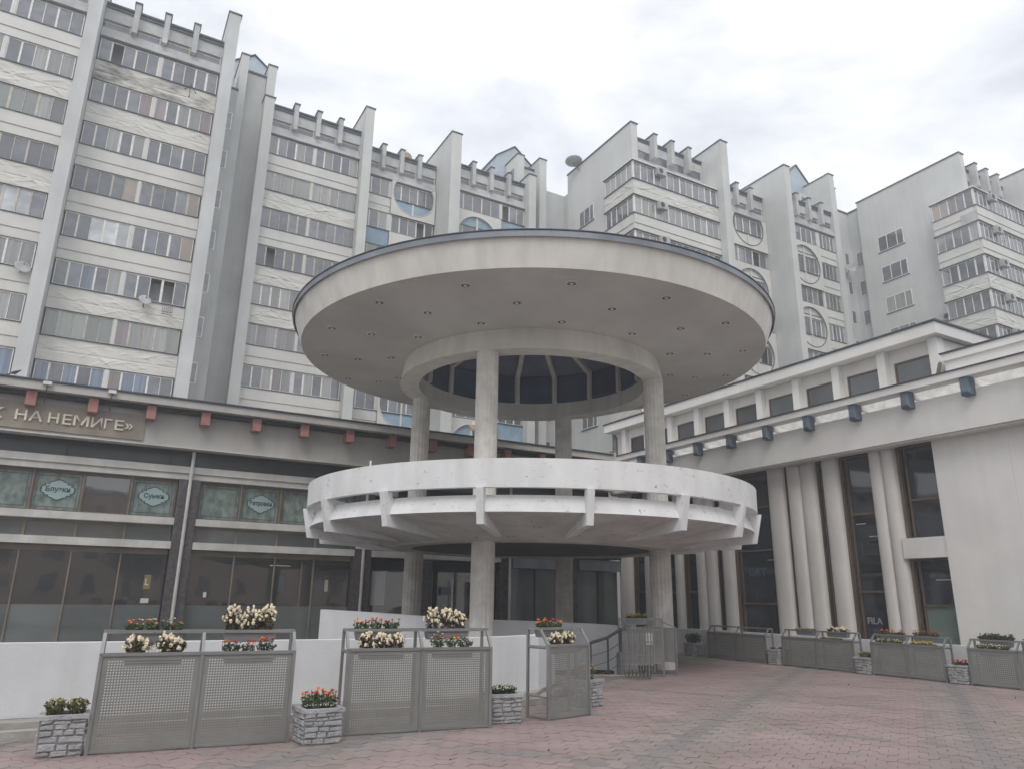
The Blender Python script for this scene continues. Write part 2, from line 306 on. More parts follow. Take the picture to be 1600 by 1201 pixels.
# pavers: elongated hexagons in a grid turned against the buildings
u = Vector((.837, .547)); v = Vector((-.547, .837)); PA, PB = .30, .235
def inside(p, poly):
    r = False; j = len(poly)-1
    for i in range(len(poly)):
        (xi, yi), (xj, yj) = poly[i], poly[j]
        if (yi > p[1]) != (yj > p[1]) and p[0] < (xj-xi)*(p[1]-yi)/(yj-yi)+xi: r = not r
        j = i
    return r
fld = [(-3.5, 10.9), (-3.5, 6.5), (2.5, 3.2), (11, 1.5), (17.4, 3.5), (17.45, 20), (12.6, 20), (11.5, 14.35), (10.6, 14.68), (9.3, 14.75), (8.0, 10.95)]
def pcol(uu, vv):
    a = (vv+.6) % 3.25; a = min(a, 3.25-a); b = (uu-11.3) % 3.3; b = min(b, 3.3-b)
    n_ = sin(uu*7.1+vv*3.3)*.5+sin(vv*9.7-uu*2.1)*.5
    if a < .15: return 'paveD'
    if b < .09: return 'paveD' if n_ > -.2 else 'paveG'
    if a < .42: return 'paveG'
    if a < .64: return 'paveO' if n_ > -.1 else 'paveG'
    if b < .22 and n_ > .35: return 'paveG'
    return 'paveP' if n_ > -.92 else 'paveG'
hexm = {}
def hexpoly(h=.006):
    a, b, k = PA/2-.004, PB/2-.004, .05
    return [(-a, 0), (-a+k, -b), (a-k, -b), (a, 0), (a-k, b), (-a+k, b)]
cells = []
AX, AY = .205, .19
for i in range(-40, 170):
    for j in range(-100, 120):
        uu = i*AY; vv = j*AX + (i % 2)*AX/2
        p = u*uu + v*vv
        if not inside(p, fld): continue
        depth_ = p.x*sin(yaw)+p.y*cos(yaw)
        if depth_ < 3.2: continue
        cells.append((hypot(p.x, p.y), uu, vv, p))
cells.sort(key=lambda c: c[0])
def vis(p):
    d = Vector((p.x, p.y, -1.65)); z = d.dot(F); x = 800+1150*d.dot(R1)/z; y = 600-1150*d.dot(U1)/z
    return -40 < x < 1640 and y < 1225
near = [c for c in cells if vis(c[3])][:300]; nid = set(id(c) for c in near)
AX, AY = .205, .19
def hexxy(uu, vv):
    a, b, k = AX/2-.005, AY/2-.005, .035
    return [(uu-b, vv-a), (uu-b-.0, vv), (uu-b, vv+a)]
rest = {k: MB() for k in ('paveP', 'paveG', 'paveO', 'paveD')}
def paver_local():
    h, q, a, g = AY*.60, AY*.40, AX/2, .965       # six-sided stones that tile without gaps beyond the joint
    return [(x*g, y*g) for x, y in ((-h, 0), (-q, -a), (q, -a), (h, 0), (q, a), (-q, a))]
pl = paver_local()
for c in cells:
    _, uu, vv, p = c; key = pcol(uu, vv); h = random.uniform(-.003, .004)
    if id(c) in nid:
        if key not in hexm:
            t = MB(); q = [(u*x+v*y) for x, y in pl]; q = [(a.x, a.y) for a in q]; t.prism(q, -.03, 0); me = bpy.data.meshes.new('paver'); me.from_pydata(t.v, [], t.f)
            me.materials.append(M[key]); hexm[key] = me
            bm = bmesh.new(); bm.from_mesh(me); bmesh.ops.recalc_face_normals(bm, faces=bm.faces); bm.to_mesh(me); bm.free()
        o = bpy.data.objects.new('paver', hexm[key]); COL.objects.link(o); o.parent = pav; o.location = (p.x, p.y, h)
        o.rotation_euler = (random.uniform(-.008, .008), random.uniform(-.008, .008), random.uniform(-.02, .02))
    else:
        q = [p+u*x+v*y for x, y in pl]; t = rest[key]; n = len(t.v); t.v += [(a.x, a.y, h) for a in q]+[(a.x, a.y, -.012) for a in q]
        t.add([tuple(range(n, n+6))]+[(n+i, n+6+i, n+6+(i+1) % 6, n+(i+1) % 6) for i in range(6)])
al = MB(); mats_ = []
for i, (k, t) in enumerate(rest.items()):
    n = len(al.v); al.v += t.v; al.cur = i; al.add([tuple(a+n for a in f) for f in t.f]); mats_.append(M[k])
o = al.build('paver_field', mats_, pav); o['kind'] = 'stuff'

# ------------------------------------------------------------------ apartment building
OX = Vector((0, 0, 0))
def wrinkle(x0, x1, z0, z1, y, seed, amp=.035, xaxis=True, nx=None):
    """creased sheet pulled tight over the parapet: sharp shallow diagonal folds fanning from its fixings"""
    rr = random.Random(seed); nx = nx or max(8, int(abs(x1-x0)/.075)); nz = 18; t = MB(); W_ = abs(x1-x0); H_ = z1-z0; xs = min(x0, x1); cr = []
    for _ in range(int(7*W_/1.3)):
        a = radians(rr.uniform(8, 34))*rr.choice((-1, 1, 1)); cr.append((xs+rr.uniform(0, W_), z0+rr.uniform(.1, .95)*H_, cos(a), -sin(a), rr.uniform(.25, .8), rr.uniform(.035, .06), rr.uniform(.4, 1)))
    for k in range(nz+1):
        for i in range(nx+1):
            x = x0+(x1-x0)*i/nx; z = z0+(z1-z0)*k/nz; d = 0
            for cx, cz, ca, sa, ln, wd, st in cr:
                dx, dz = x-cx, z-cz; p = dx*ca+dz*sa; q = -dx*sa+dz*ca
                if abs(p) < ln and abs(q) < .2: d += st*math.exp(-(q/wd)**2)*(1-(p/ln)**2)
            d = d*amp*1.15 + .012*sin(x*2.1+seed)+.01*sin(x*5.3+z*3)
            if k in (0, nz): d *= .2
            if k == 8: d -= .03
            t.v.append((x, y-d, z) if xaxis else (y-d, x, z))
    for k in range(nz):
        for i in range(nx):
            n = k*(nx+1)+i; t.add([(n, n+1, n+nx+2, n+nx+1)])
    return t
def ledge_panel(t, x0, x1, z0, z1, y, xaxis=True):
    """plain balcony parapet: upper half set slightly proud of the lower"""
    zm = z0+(z1-z0)*.45
    for a, b, d in ((z0, zm-.04, .0), (zm-.04, zm, -.02), (zm, z1, .05)):
        if xaxis: t.box(x0, x1, y-d, y+.14, a, b)
        else: t.box(y-d, y+.14, x0, x1, a, b)
CURT = ['dk', 'dk', 'dk', 'md', 'md', 'md', 'md', 'cu', 'dk', 'cu']
def glazing(par, groups, y, z0, z1, xaxis=True, kinds=None, rr=None, fmat=None, open_=None):
    """one balcony's glazing: frame (part) with its panes (sub-parts)"""
    rr = rr or random; fmat = fmat or M['fw']; t = MB()
    def b(a0, a1, d0, d1, c0, c1, tt=None):
        (tt or t).box(a0, a1, y+d0, y+d1, c0, c1) if xaxis else (tt or t).box(y+d0, y+d1, a0, a1, c0, c1)
    pn = []
    for gi, (a0, a1, n) in enumerate(groups):
        b(a0, a1, -.035, .03, z0, z0+.05); b(a0, a1, -.02, .03, z1-.06, z1)
        w = (a1-a0)/n
        for i in range(n+1):
            x = a0+w*i; h = .045 if i in (0, n) or i % 2 == 1 else .02
            if rr.random() < .15: h = .06
            b(max(a0, x-h), min(a1, x+h), -.028, .032, z0+.05, z1-.06)
        for i in range(n): pn.append((a0+w*i+.03, a0+w*(i+1)-.03, gi, i))
    fo = t.build('balcony_window', fmat, par)
    base = rr.choice(['dk', 'md', 'md', 'dk', 'cu', 'dk'])
    for k, (a0, a1, gi, i) in enumerate(pn):
        kk = kinds[k] if kinds and k < len(kinds) and kinds[k] else 'open' if rr.random() < .035 else (base if rr.random() < .62 else rr.choice(CURT))
        if kk == 'open': continue
        off = rr.choice((0, .0, .012))
        if xaxis: bx('pane', a0, a1, y+.0+off, y+.014+off, z0+.05, z1-.06, G[kk], fo)
        else: bx('pane', y+off, y+.014+off, a0, a1, z0+.05, z1-.06, G[kk], fo)
    return fo
Z1, FH, WH = 31.07, 2.8, 1.43
def cap(t, x0, x1, y0, y1, z): t.box(x0-.06, x1+.06, y0-.06, y1+.06, z+.002, z+.09)
def section(name, label, x0, x1, y, groups, rows, tarps=(), dirty=(), kinds={}, fins=3, circ=None, blue=None, last=None, fmats={}, seed=1, ybk=None, attic_y=.08):
    rr = random.Random(seed); loc = ((x0+x1)/2, y, 0); P = thing(name, label, 'apartment block', loc); xl = groups[0][0]
    yb = ybk or y+12
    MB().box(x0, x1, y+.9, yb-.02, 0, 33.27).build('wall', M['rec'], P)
    # roof slab, attic
    ya = y+attic_y
    MB().box(x0, x1, ya, yb, 33.9, 34.68).build('attic_wall', M['attic'], P)
    n = fins+1; w = (x1-x0)/n
    t = MB(); t.box(x0, x1, y-.14, ya+.3, 32.62, 32.86); t.box(x0, x1, y-.0, ya+.3, 32.86, 33.28); t.build('ledge', M['attic'], P)
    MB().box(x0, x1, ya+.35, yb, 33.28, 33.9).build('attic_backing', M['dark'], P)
    t = MB(); t.box(x0, x1, ya-.10, ya+.2, 34.685, 34.80); t.box(x0, x1, ya-.02, ya+.2, 34.80, 34.9); t.box(x0, x1, ya-.14, ya+.25, 34.9, 35.02); t.build('roof_flashing', M['flash'], P)
    for i in range(n):
        xa = x0+w*i+(.16 if i else 0); xb = x0+w*(i+1)-.16 if i < n-1 else x1
        f = MB(); f.box(xa+.02, xb-.02, ya+.06, ya+.12, 33.285, 33.33); f.box(xa+.02, xb-.02, ya+.06, ya+.12, 33.70, 33.74); f.box(xb-.1, xb-.02, ya+.04, ya+.13, 33.33, 33.9)
        fo = f.build('attic_window', M['fwood'], P); bx('pane', xa+.03, xb-.1, ya+.085, ya+.1, 33.33, 33.88, G['dk'], fo)
    for i in range(1, n):
        xf = x0+w*i; f = MB().box(xf-.15, xf+.15, ya-.42, ya+.34, 33.3, 35.32).build('fin', M['attic'], P)
        t = MB(); cap(t, xf-.15, xf+.15, ya-.42, ya+.30, 35.32); t.build('fin_cap', M['flash'], f)
    for i in range(rows):
        zs = Z1-FH*i; zt = zs+WH; zb = zs-(FH-WH)
        gs = groups
        # parapet
        if i in tarps or i in dirty:
            t = wrinkle(x0, x1, zb, zs-.06, y-.02, seed*31+i); t.build('balcony_panel', M['tarpdirty'] if i in dirty else M['tarp'], P)
            MB().box(x0, x1, y+.06, y+.2, zb, zs-.06).build('balcony_wall', M['cream'], P)
        else:
            t = MB()
            if circ and (i in circ[2] or (i+1) in circ[2]):
                pass
            segs = [(x0, x1)]
            if circ: segs = [(a, b) for a, b in ((x0, circ[0]), (circ[1], x1)) if b-a > .05]
            for a, b in segs:
                if blue and abs(a-blue[0]) < .3 and i in blue[1]: MB().box(a, b, y+.0, y+.1, zb, zs-.06).build('blue_panel', M['skyblue'], P)
                else: ledge_panel(t, a, b, zb, zs-.06, y)
            if t.v: t.build('balcony_panel', M['cream'], P)
        MB().box(x0, x1, y-.1, y+.12, zs-.058, zs-.012).build('sill', M['flash'], P)
        MB().box(x0, x1, y-.03, y+.2, zt+.002, zt+.035).build('lintel_strip', M['flash'], P)
        # dividing post between the two flats
        for a, b in zip(groups, groups[1:]):
            if b[0]-a[1] > .04: MB().box(a[1]+.003, b[0]-.003, y-.01, y+.3, zs, zt).build('post', M['cream'], P)
        glazing(P, gs, y+.06, zs, zt, kinds=kinds.get(i), rr=rr, fmat=fmats.get(i, M['fw'] if rr.random() < .7 else M['fwood']))
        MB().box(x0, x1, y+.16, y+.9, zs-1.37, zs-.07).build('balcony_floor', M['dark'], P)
        if circ and i in circ[2]:
            c0, c1 = circ[0], circ[1]; zc = zs+.62; Rr = min(1.72, (c1-c0)/2-.04); xc = (c0+c1)/2; N_ = 48
            t = MB(); ztp, zbt = (zs+FH-.09 if i else 32.6), zs-(FH-WH)-.0
            # plate with a round hole
            pts = []
            for q in range(N_):
                a = 2*pi*q/N_; ca, sa = cos(a), sin(a)
                hx, hz = (c1-xc), (ztp-zc if sa > 0 else zc-zbt)
                s_ = min(hx/abs(ca) if abs(ca) > 1e-6 else 1e9, hz/abs(sa) if abs(sa) > 1e-6 else 1e9)
                zl = 32.58 if i == 0 else 1e9      # the top floor's disc is cut by the ledge
                pts.append(((xc+Rr*ca, min(zl, zc+Rr*sa)), (xc+s_*ca, min(zl, zc+s_*sa))))
            for q in range(N_):
                (a1_, b1_), (a2_, b2_) = pts[q], pts[(q+1) % N_]
                n = len(t.v)
                t.v += [(a1_[0], y-.16, a1_[1]), (a2_[0], y-.16, a2_[1]), (b2_[0], y-.16, b2_[1]), (b1_[0], y-.16, b1_[1]), (a1_[0], y+.05, a1_[1]), (a2_[0], y+.05, a2_[1])]
                t.add([(n, n+1, n+2, n+3), (n, n+4, n+5, n+1)])
            # corner pieces of the rectangle
            for sx in (c0, c1):
                for sz in (zbt, ztp):
                    best = sorted(pts, key=lambda p: hypot(p[1][0]-sx, p[1][1]-sz))[:2]; n = len(t.v)
                    t.v += [(sx, y-.161, sz), (best[0][1][0], y-.161, best[0][1][1]), (best[1][1][0], y-.161, best[1][1][1])]; t.add([(n, n+1, n+2)])
            t.build('round_opening_panel', M['cream'], P)
            r = MB()
            for q in range(N_):
                (a1_, _), (a2_, _) = pts[q], pts[(q+1) % N_]
                r.bar((a1_[0], y-.175, a1_[1]), (a2_[0], y-.175, a2_[1]), .05, .05)
            r.build('round_rim', M['flash'] if not blue else M['cream'], P)
            fillm = M['skyblue'] if blue else M['cream']
            for sx0, sx1 in ((xc-Rr, xc-.07), (xc+.07, xc+Rr)):
                if i: MB().box(sx0, sx1, y-.005, y+.05, zt+.04, zt+1.0).build('infill_panel', fillm, P)
                MB().box(sx0, sx1, y-.005, y+.05, zs-1.15, zs-.06).build('infill_panel', fillm, P)
                if not blue and i: MB().box(sx0, sx1, y-.04, y-.006, zt+.28, zt+.34).build('infill_bar', M['flash'], P)
            MB().box(xc-.07, xc+.07, y-.09, y+.05, zs-1.15, zt+1.05 if i else zs-.1).build('cross_bar', M['cream'] , P)
    zb = Z1-FH*(rows-1)-(FH-WH)
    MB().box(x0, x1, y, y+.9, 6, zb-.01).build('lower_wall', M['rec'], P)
    return P
def pier(P, x0, x1, y0, y1, z1, m_='cool', z0=0, name='party_wall'):
    o = MB().box(x0, x1, y0, y1, z0, z1).build(name, M[m_], P); t = MB(); cap(t, x0, x1, y0, y1, z1); t.build('coping', M['flash'], o); return o
g2 = lambda x0, x1, n=5, p=.17: [(x0+.06, (x0+x1)/2-p/2, n), ((x0+x1)/2+p/2, x1-.06, n)]
B_k = {0: [None]*10, 1: ['md']*4+['pk', 'pk', 'dk', 'cu', 'cu', 'pk'], 2: ['dk', 'dk', 'cu', 'dk', 'cu', 'md', 'dk', 'md', 'dk', 'dk'], 3: ['dk', 'dk', 'dk', 'md', 'og', 'md', 'md', 'dk', 'md', 'og'],
       4: ['md', 'dk', 'wh', 'wh', 'wh', 'md', 'md', 'md', 'md', 'og'], 5: ['md', 'md', 'bl', 'md', 'cu', 'md', 'dk', 'open', 'open', 'md'], 6: ['cg']*5+['pk', 'cu', 'cu', 'cu', 'cu'], 7: ['bl', 'dk', 'bl', 'dk', 'bl', 'pk', 'bl', 'bl', 'md', 'md']}
A = section('apartment_section', 'leftmost balcony bay of the apartment block, cut off by the photo edge', -10.9, -4.42, 41.2, g2(-10.9, -4.42), 8, tarps=(1, 3), kinds={2: [None]*5+['cg', 'cg', 'cg', 'cu', 'dk'], 4: [None]*5+['wh', 'cu', 'wh', 'wh', 'md'], 6: [None]*8+['cu', 'cu'], 7: [None]*8+['bl', 'bl'], 0: ['md']*10}, seed=3)
# make the upper sheet of the first rows match the soot on the photographed block
B = section('apartment_section', 'balcony bay with soot-stained creased sheeting right of the leftmost pier', -3.73, 2.80, 42.7, g2(-3.73, 2.80), 8, tarps=(1, 5, 6, 7), dirty=(0,), kinds=B_k, seed=5)
pier(B, -4.41, -3.75, 41.0, 55, 36.6); pier(B, 2.81, 3.50, 41.9, 55, 36.7)
C_ = section('apartment_section', 'five-window-wide balcony bay just right of the blue-gabled stair tower', 6.80, 13.28, 47.3, g2(6.8, 13.28), 8, tarps=(1, 3, 4, 7), kinds={0: ['cu', 'md', 'dk', 'cu', 'md', 'md', 'cu', 'dk', 'dk', 'cu'], 1: ['cu']*10, 5: ['lav']*5+['md']*5, 6: ['md', 'md', 'cu', 'pk', 'cu', 'md', 'cu', 'dk', 'cu', 'dk']}, seed=8)
pier(C_, 6.12, 6.79, 46.5, 59, 34.9, 'wall'); pier(C_, 13.29, 13.95, 46.5, 59, 36.7, 'wall')
D_ = section('apartment_section', 'balcony bay with broken blue disc panel, left of the tall double pier', 14.0, 20.0, 48.7, [(14.05, 16.2, 3), (16.5, 19.95, 5)], 7, circ=(16.35, 20.0, (0, 2, 4, 6)), blue=(14.0, (1, 3, 5)), seed=11)
E_ = section('apartment_section', 'balcony bay with pale blue arched infill panels left of the middle stair tower', 20.98, 27.46, 47.3, [(21.05, 25.15, 5), (25.35, 27.4, 3)], 8, circ=(20.98, 25.22, (1, 3, 5, 7)), blue=(25.22, (0, 2, 4, 6)), seed=14)
pier(E_, 20.1, 20.96, 46.0, 60, 36.7, 'wall'); pier(E_, 27.48, 28.15, 46.6, 59.0, 35.6, 'wall')
H_ = section('apartment_section', 'narrow balcony bay with ringed round openings behind the corner balconies', 39.62, 46.2, 38.8, [(39.7, 41.7, 3), (42.0, 46.1, 5)], 8, circ=(41.85, 46.2, (0, 2, 4, 6)), seed=17)
I_ = section('apartment_section', 'balcony bay with crossed ring motifs beside the dark recess on the right', 46.92, 53.28, 37.4, [(47.0, 51.0, 6), (51.3, 53.2, 4)], 9, circ=(46.92, 51.1, (1, 3, 5)), kinds={6: ['og']*3, 5: [None]*3, 4: ['og', 'og', 'cu', 'cu', 'cu', 'dk']}, seed=19)
pier(I_, 46.24, 46.9, 36.3, 50, 36.95, 'wall')
pier(I_, 53.3, 53.95, 37.2, 41.2, 38.85, 'wall'); pier(I_, 53.97, 54.6, 37.6, 48, 37.9, 'wall', name='pier')

def gable(P, x0, x1, y0, y1, ze, za):
    xm = (x0+x1)/2; t = MB(); t.ext([(x0, y0, 33), (x1, y0, 33), (x1, y0, ze), (xm, y0, za), (x0, y0, ze)], (0, y1-y0, 0)); b = t.build('lift_house', M['gable'], P)
    r = MB()
    for a, c in (((x0-.12, ze-.06), (xm, za+.06)), ((xm, za+.06), (x1+.12, ze-.06))): r.ext([(a[0], y0-.12, a[1]), (c[0], y0-.12, c[1]), (c[0], y0-.12, c[1]+.07), (a[0], y0-.12, a[1]+.07)], (0, y1-y0+.2, 0))
    r.build('roof', M['flash'], b)
def stairwin(P, xs, y, zs, name='stair_window'):
    for x0, x1 in xs:
        for z in zs:
            f = MB().box(x0, x1, y-.02, y+.05, z, z+1.25).build(name, M['fw'], P); bx('pane', x0+.06, x1-.06, y-.035, y-.02, z+.06, z+1.19, G['md'], f)
T = thing('stair_tower', 'narrow grey stair tower with pale blue gable between the two left bays', 'stair tower', (5, 47, 0))
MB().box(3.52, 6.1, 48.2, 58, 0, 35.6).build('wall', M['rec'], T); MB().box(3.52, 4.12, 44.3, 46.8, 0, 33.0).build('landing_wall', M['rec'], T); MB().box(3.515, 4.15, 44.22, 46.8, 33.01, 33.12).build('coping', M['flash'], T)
pier(T, 4.32, 4.84, 46.9, 50, 37.9, 'wall', 12.6, 'fin'); pier(T, 6.2, 6.78, 47.2, 50, 37.95, 'wall', 20, 'fin')
MB().box(4.86, 6.18, 47.5, 49.8, 12, 37.0).build('front_wall', M['rec'], T); MB().box(4.86, 6.18, 47.4, 49.8, 37.02, 37.15).build('front_coping', M['flash'], T)
gable(T, 4.05, 6.9, 49.9, 54, 39.3, 40.35); stairwin(T, [(3.60, 4.0)], 44.3, [30.0-2.8*i for i in range(7)])
T = thing('stair_tower', 'grey stair tower with small pale blue gable left of the end wall with dish', 'stair tower', (28.5, 48, 0))
MB().box(28.17, 31.2, 49.6, 58, 0, 36.1).build('wall', M['rec'], T); MB().box(28.17, 31.2, 49.5, 58, 36.11, 36.2).build('coping', M['flash'], T)
pier(T, 27.2, 27.85, 48.1, 50.2, 38.3, 'wall', 30, 'fin'); pier(T, 29.1, 29.8, 47.6, 50.2, 38.2, 'wall', 12, 'fin')
MB().box(27.87, 29.08, 48.5, 49.4, 12, 37.4).build('front_wall', M['rec'], T); MB().box(27.87, 29.08, 48.4, 49.4, 37.42, 37.55).build('front_coping', M['flash'], T)
gable(T, 26.3, 29.9, 50.3, 54, 39.1, 40.5); bx('side_window', 27.14, 27.2, 48.7, 49.7, 35.4, 37.2, G['dk'], T)
MB().box(29.9, 32.5, 48.9, 49.55, 0, 36.2).box(32.52, 34, 46.6, 50, 0, 36.2).build('recess_wall', M['cool'], T)
stairwin(T, [(30.0, 31.0)], 48.9, [14.2-2.8*i+1.1 for i in range(0, 2)], 'window')
T = thing('stair_tower', 'grey stair tower with slate gable beside the dark window recess', 'stair tower', (53, 40, 0))
gable(T, 50.9, 54.0, 39.9, 44, 39.4, 40.9); MB().box(54.62, 56.9, 38.3, 46, 0, 36.3).build('recess_wall', M['cool'], T); MB().box(56.902, 60, 36.95, 46, 0, 36.3).build('recess_return', M['cool'], T); MB().box(54.62, 60, 38.2, 46, 36.31, 36.42).box(56.82, 60, 36.95, 38.19, 36.31, 36.42).build('coping', M['flash'], T)
for i in range(6):
    f = MB().box(56.86, 56.9, 37.2, 37.85, 30.7-2.8*i, 32.15-2.8*i).build('return_window', M['fw'], T); bx('pane', 56.845, 56.859, 37.27, 37.78, 30.78-2.8*i, 32.07-2.8*i, G['md'], f)
MB().box(51.9, 53.28, 39.3, 39.55, 33, 37.6).build('front_wall', M['wall'], T); bx('window', 52.1, 52.8, 39.24, 39.3, 35.9, 37.2, G['md'], T)
stairwin(T, [(55.85, 56.4)], 38.3, [30.9-2.8*i for i in range(6)], 'window')

# corner blocks whose balconies wrap round the end wall
def corner(label, X, XW, Y, YW, YB, x2, yse, rows, ncol, sidep, tarps, seed, kinds={}, wins=()):
    rr = random.Random(seed); P = thing('apartment_corner_block', label, 'apartment block', (XW, YW, 0))
    MB().box(XW+.6, x2, YW+.6, YB-.01, 0, 32.69).build('wall', M['wall'], P)
    o = MB().box(XW, XW+.6, YW, YB, 0, 36.6).build('end_wall', M['wall'], P); t = MB(); t.box(XW-.07, XW+.67, YW-.07, YB+.05, 36.602, 36.7); t.build('coping', M['flash'], o)
    ya = YW+.55; n = 4; w = (x2-XW-.6)/n; xa0 = XW+.61
    MB().box(xa0, x2, ya-.02, YB, 34.86, 35.6).build('attic_wall', M['attic'], P); MB().box(xa0, x2, ya+.4, YB-.2, 33, 34.85).build('attic_backing', M['dark'], P)
    t = MB(); t.box(xa0, x2, ya-.1, ya+.1, 35.8, 35.93); t.box(xa0, x2, ya-.06, ya+.1, 35.605, 35.72); t.box(xa0, x2, ya-.03, YB, 35.725, 35.795); t.build('roof_flashing', M['flash'], P)
    MB().box(xa0, x2, ya-.05, ya+.3, 32.7, 34.14).build('ledge', M['attic'], P)
    for i in range(n): bx('attic_window', xa0+w*i+.15, xa0+w*(i+1)-.15, ya+.04, ya+.06, 34.15, 34.85, G['dk'], P)
    for i in range(n+1): MB().box(max(xa0, xa0+w*i-.15), min(x2, xa0+w*i+.15), ya-.015, ya+.3, 34.145, 34.855).build('attic_pier', M['attic'], P)
    for i in range(1, n):
        xf = xa0+w*i; f = MB().box(xf-.16, xf+.16, ya-.6, ya+.35, 34.3, 36.3).build('fin', M['attic'], P); t = MB(); cap(t, xf-.16, xf+.16, ya-.6, ya+.3, 36.3); t.build('fin_cap', M['flash'], f)
    for k in range(rows):
        zs = Z1-FH*k; zt = zs+WH; zb = zs-(FH-WH)
        if k in tarps:
            wrinkle(X, x2, zb, zs-.06, Y-.01, seed*7+k).build('balcony_panel', M['tarp'], P); wrinkle(Y, yse, zb, zs-.06, X-.01, seed*9+k, xaxis=False).build('balcony_panel', M['tarp'], P)
            MB().box(X+.05, x2, Y+.05, Y+.15, zb, zs-.06).box(X+.05, X+.15, Y+.15, yse, zb, zs-.06).build('balcony_wall', M['cream'], P)
        else:
            t = MB(); ledge_panel(t, X, x2, zb, zs-.06, Y); t.build('balcony_panel', M['cream'], P); t = MB(); ledge_panel(t, Y+.15, yse, zb, zs-.06, X, xaxis=False); t.build('balcony_panel', M['cream'], P)
        t = MB(); t.box(X-.1, x2, Y-.1, Y+.1, zs-.058, zs-.012); t.box(X-.1, X+.1, Y+.1, yse, zs-.058, zs-.012); t.build('sill', M['flash'], P)
        t = MB(); t.box(X-.12, x2, Y-.12, Y+.2, zt+.002, zt+.04); t.box(X-.12, X+.2, Y+.2, yse+.1, zt+.002, zt+.04); t.build('lintel_strip', M['flash'], P)
        if k == 0:
            t = MB(); t.box(X-.05, x2, Y-.05, YW+.6, zt+.05, zt+.19); t.box(X-.05, XW, YW+.6, yse, zt+.05, zt+.19); t.build('balcony_roof', M['fw'], P)
        fo = glazing(P, [(X+.12, x2-.04, ncol)], Y+.06, zs, zt, kinds=kinds.get(k), rr=rr, fmat=M['fw'])
        glazing(P, [(Y+.12, yse-.03, sidep)], X+.06, zs, zt, xaxis=False, kinds=kinds.get(('s', k)), rr=rr, fmat=M['fw'])
        MB().box(X, X+.11, Y, Y+.11, zs, zt).build('corner_post', M['fw'], P)
        MB().box(X+.2, x2, Y+.25, YW+.6, zb, zs-.07).box(X+.2, XW, YW+.6, yse, zb, zs-.07).build('balcony_floor', M['cream'], P)
    for y0, y1, z0 in wins:
        f = MB(); f.box(XW-.03, XW+.02, y0, y1, z0, z0+.06); f.box(XW-.03, XW+.02, y0, y1, z0+1.37, z0+1.43)
        for q in (0, .25, .65, 1): yy = y0+(y1-y0-.07)*q; f.box(XW-.03, XW+.02, yy, yy+.07, z0+.06, z0+1.37)
        fo = f.build('window', M['fw'], P); bx('pane', XW-.016, XW-.004, y0+.03, y1-.03, z0+.04, z0+1.40, G[rr.choice(['md', 'cu', 'dk'])], fo)
        MB().box(XW-.08, XW-.001, y0-.05, y1+.05, z0-.06, z0-.01).build('window_sill', M['flash'], P)
    MB().box(XW, x2, Y+.3, YW+.6, 5, Z1-FH*(rows-1)-1.37).build('lower_wall', M['wall'], P)
    return P
wg = [(42.8, 44.8, 30.72-2.8*i) for i in range(7)]
Gb = corner('tall end block with wrap-around glazed balconies right of centre, dish on its parapet', 30.5, 31.25, 36.9, 37.85, 46.5, 38.85, 40.3, 8, 13, 5, (0, 4, 6), 23, wins=wg, kinds={0: ['md']*13, ('s', 0): ['cu', 'cu', 'md', 'cu', 'cu']})
pier(Gb, 38.87, 39.58, 36.2, 50, 36.7, 'wall')
wj = [(33.0, 35.35, 31.0-2.83*i) for i in range(6)]
Jb = corner('end block at the right edge with wrap-around balconies and a window column', 55.3, 56.4, 26.5, 27.6, 36.9, 63.5, 29.85, 8, 14, 5, (2, 3), 29, wins=wj,
            kinds={('s', 0): ['dk', 'dk', 'pk', 'og', 'og'], ('s', 1): ['cu', 'md', 'md', 'md', 'cu'], ('s', 3): ['md', 'md', 'md', 'lav', 'lav'], 0: ['md']*14, 1: ['md']*14})
pier(Jb, 63.6, 64.4, 25.6, 40, 36.7, 'wall')
# stained patches of bare render on the right block's corner
MB().box(55.225, 55.24, 26.45, 27.7, 29.75, 30.6).build('bare_render_patch', M['attic'], Jb)

# ------------------------------------------------------------------ shopping arcade (left)
Ar = thing('shopping_arcade', 'low shopping arcade with grey fascia and dark glass running across the left', 'shop building', (8, 26, 0))
AX0, AX1 = -16.0, 19.4
MB().box(AX0, AX1+.1, 25.5, 41, 7.48, 7.72).build('cornice', M['fascia'], Ar); MB().box(AX0, AX1, 25.44, 25.8, 7.722, 7.77).build('cornice_flashing', M['flash'], Ar)
MB().box(AX0, AX1, 25.8, 26.1, 7.36, 7.47).build('soffit_board', M['dark'], Ar)
MB().box(AX0, AX1+.4, 26.1, 26.5, 6.29, 7.35).build('fascia', M['fascia'], Ar); MB().box(AX0, AX1+.4, 26.04, 26.5, 6.24, 6.288).build('fascia_edge', M['band'], Ar)
MB().box(AX0, AX1+.8, 26.95, 40, 0, 7.4).build('wall', M['dark'], Ar)
for i in range(-8, 13):
    x = -2.13+1.64*i
    if x < 19.0: bx('beam_end', x-.135, x+.135, 25.66, 26.098, 7.02, 7.44, M['red'], Ar)
for i in range(12): bx('upper_spandrel', AX0+3*i+.02, min(AX0+3*i+2.98, 20.2), 26.86, 26.94, 5.73, 6.28, M['darkpanel'], Ar)
t = MB(); t.box(AX0, 10.0, 26.5, 26.9, 5.50, 5.72); t.box(AX0, 10.0, 26.56, 26.9, 5.3, 5.497); t.build('upper_band', M['band'], Ar)
piers = [-3.75, 2.33, 8.41, 14.49]; bays = [(-15.6, -9.9), (-9.1, -3.77), (-3.1, 2.31), (3.0, 8.39), (9.08, 14.4)]
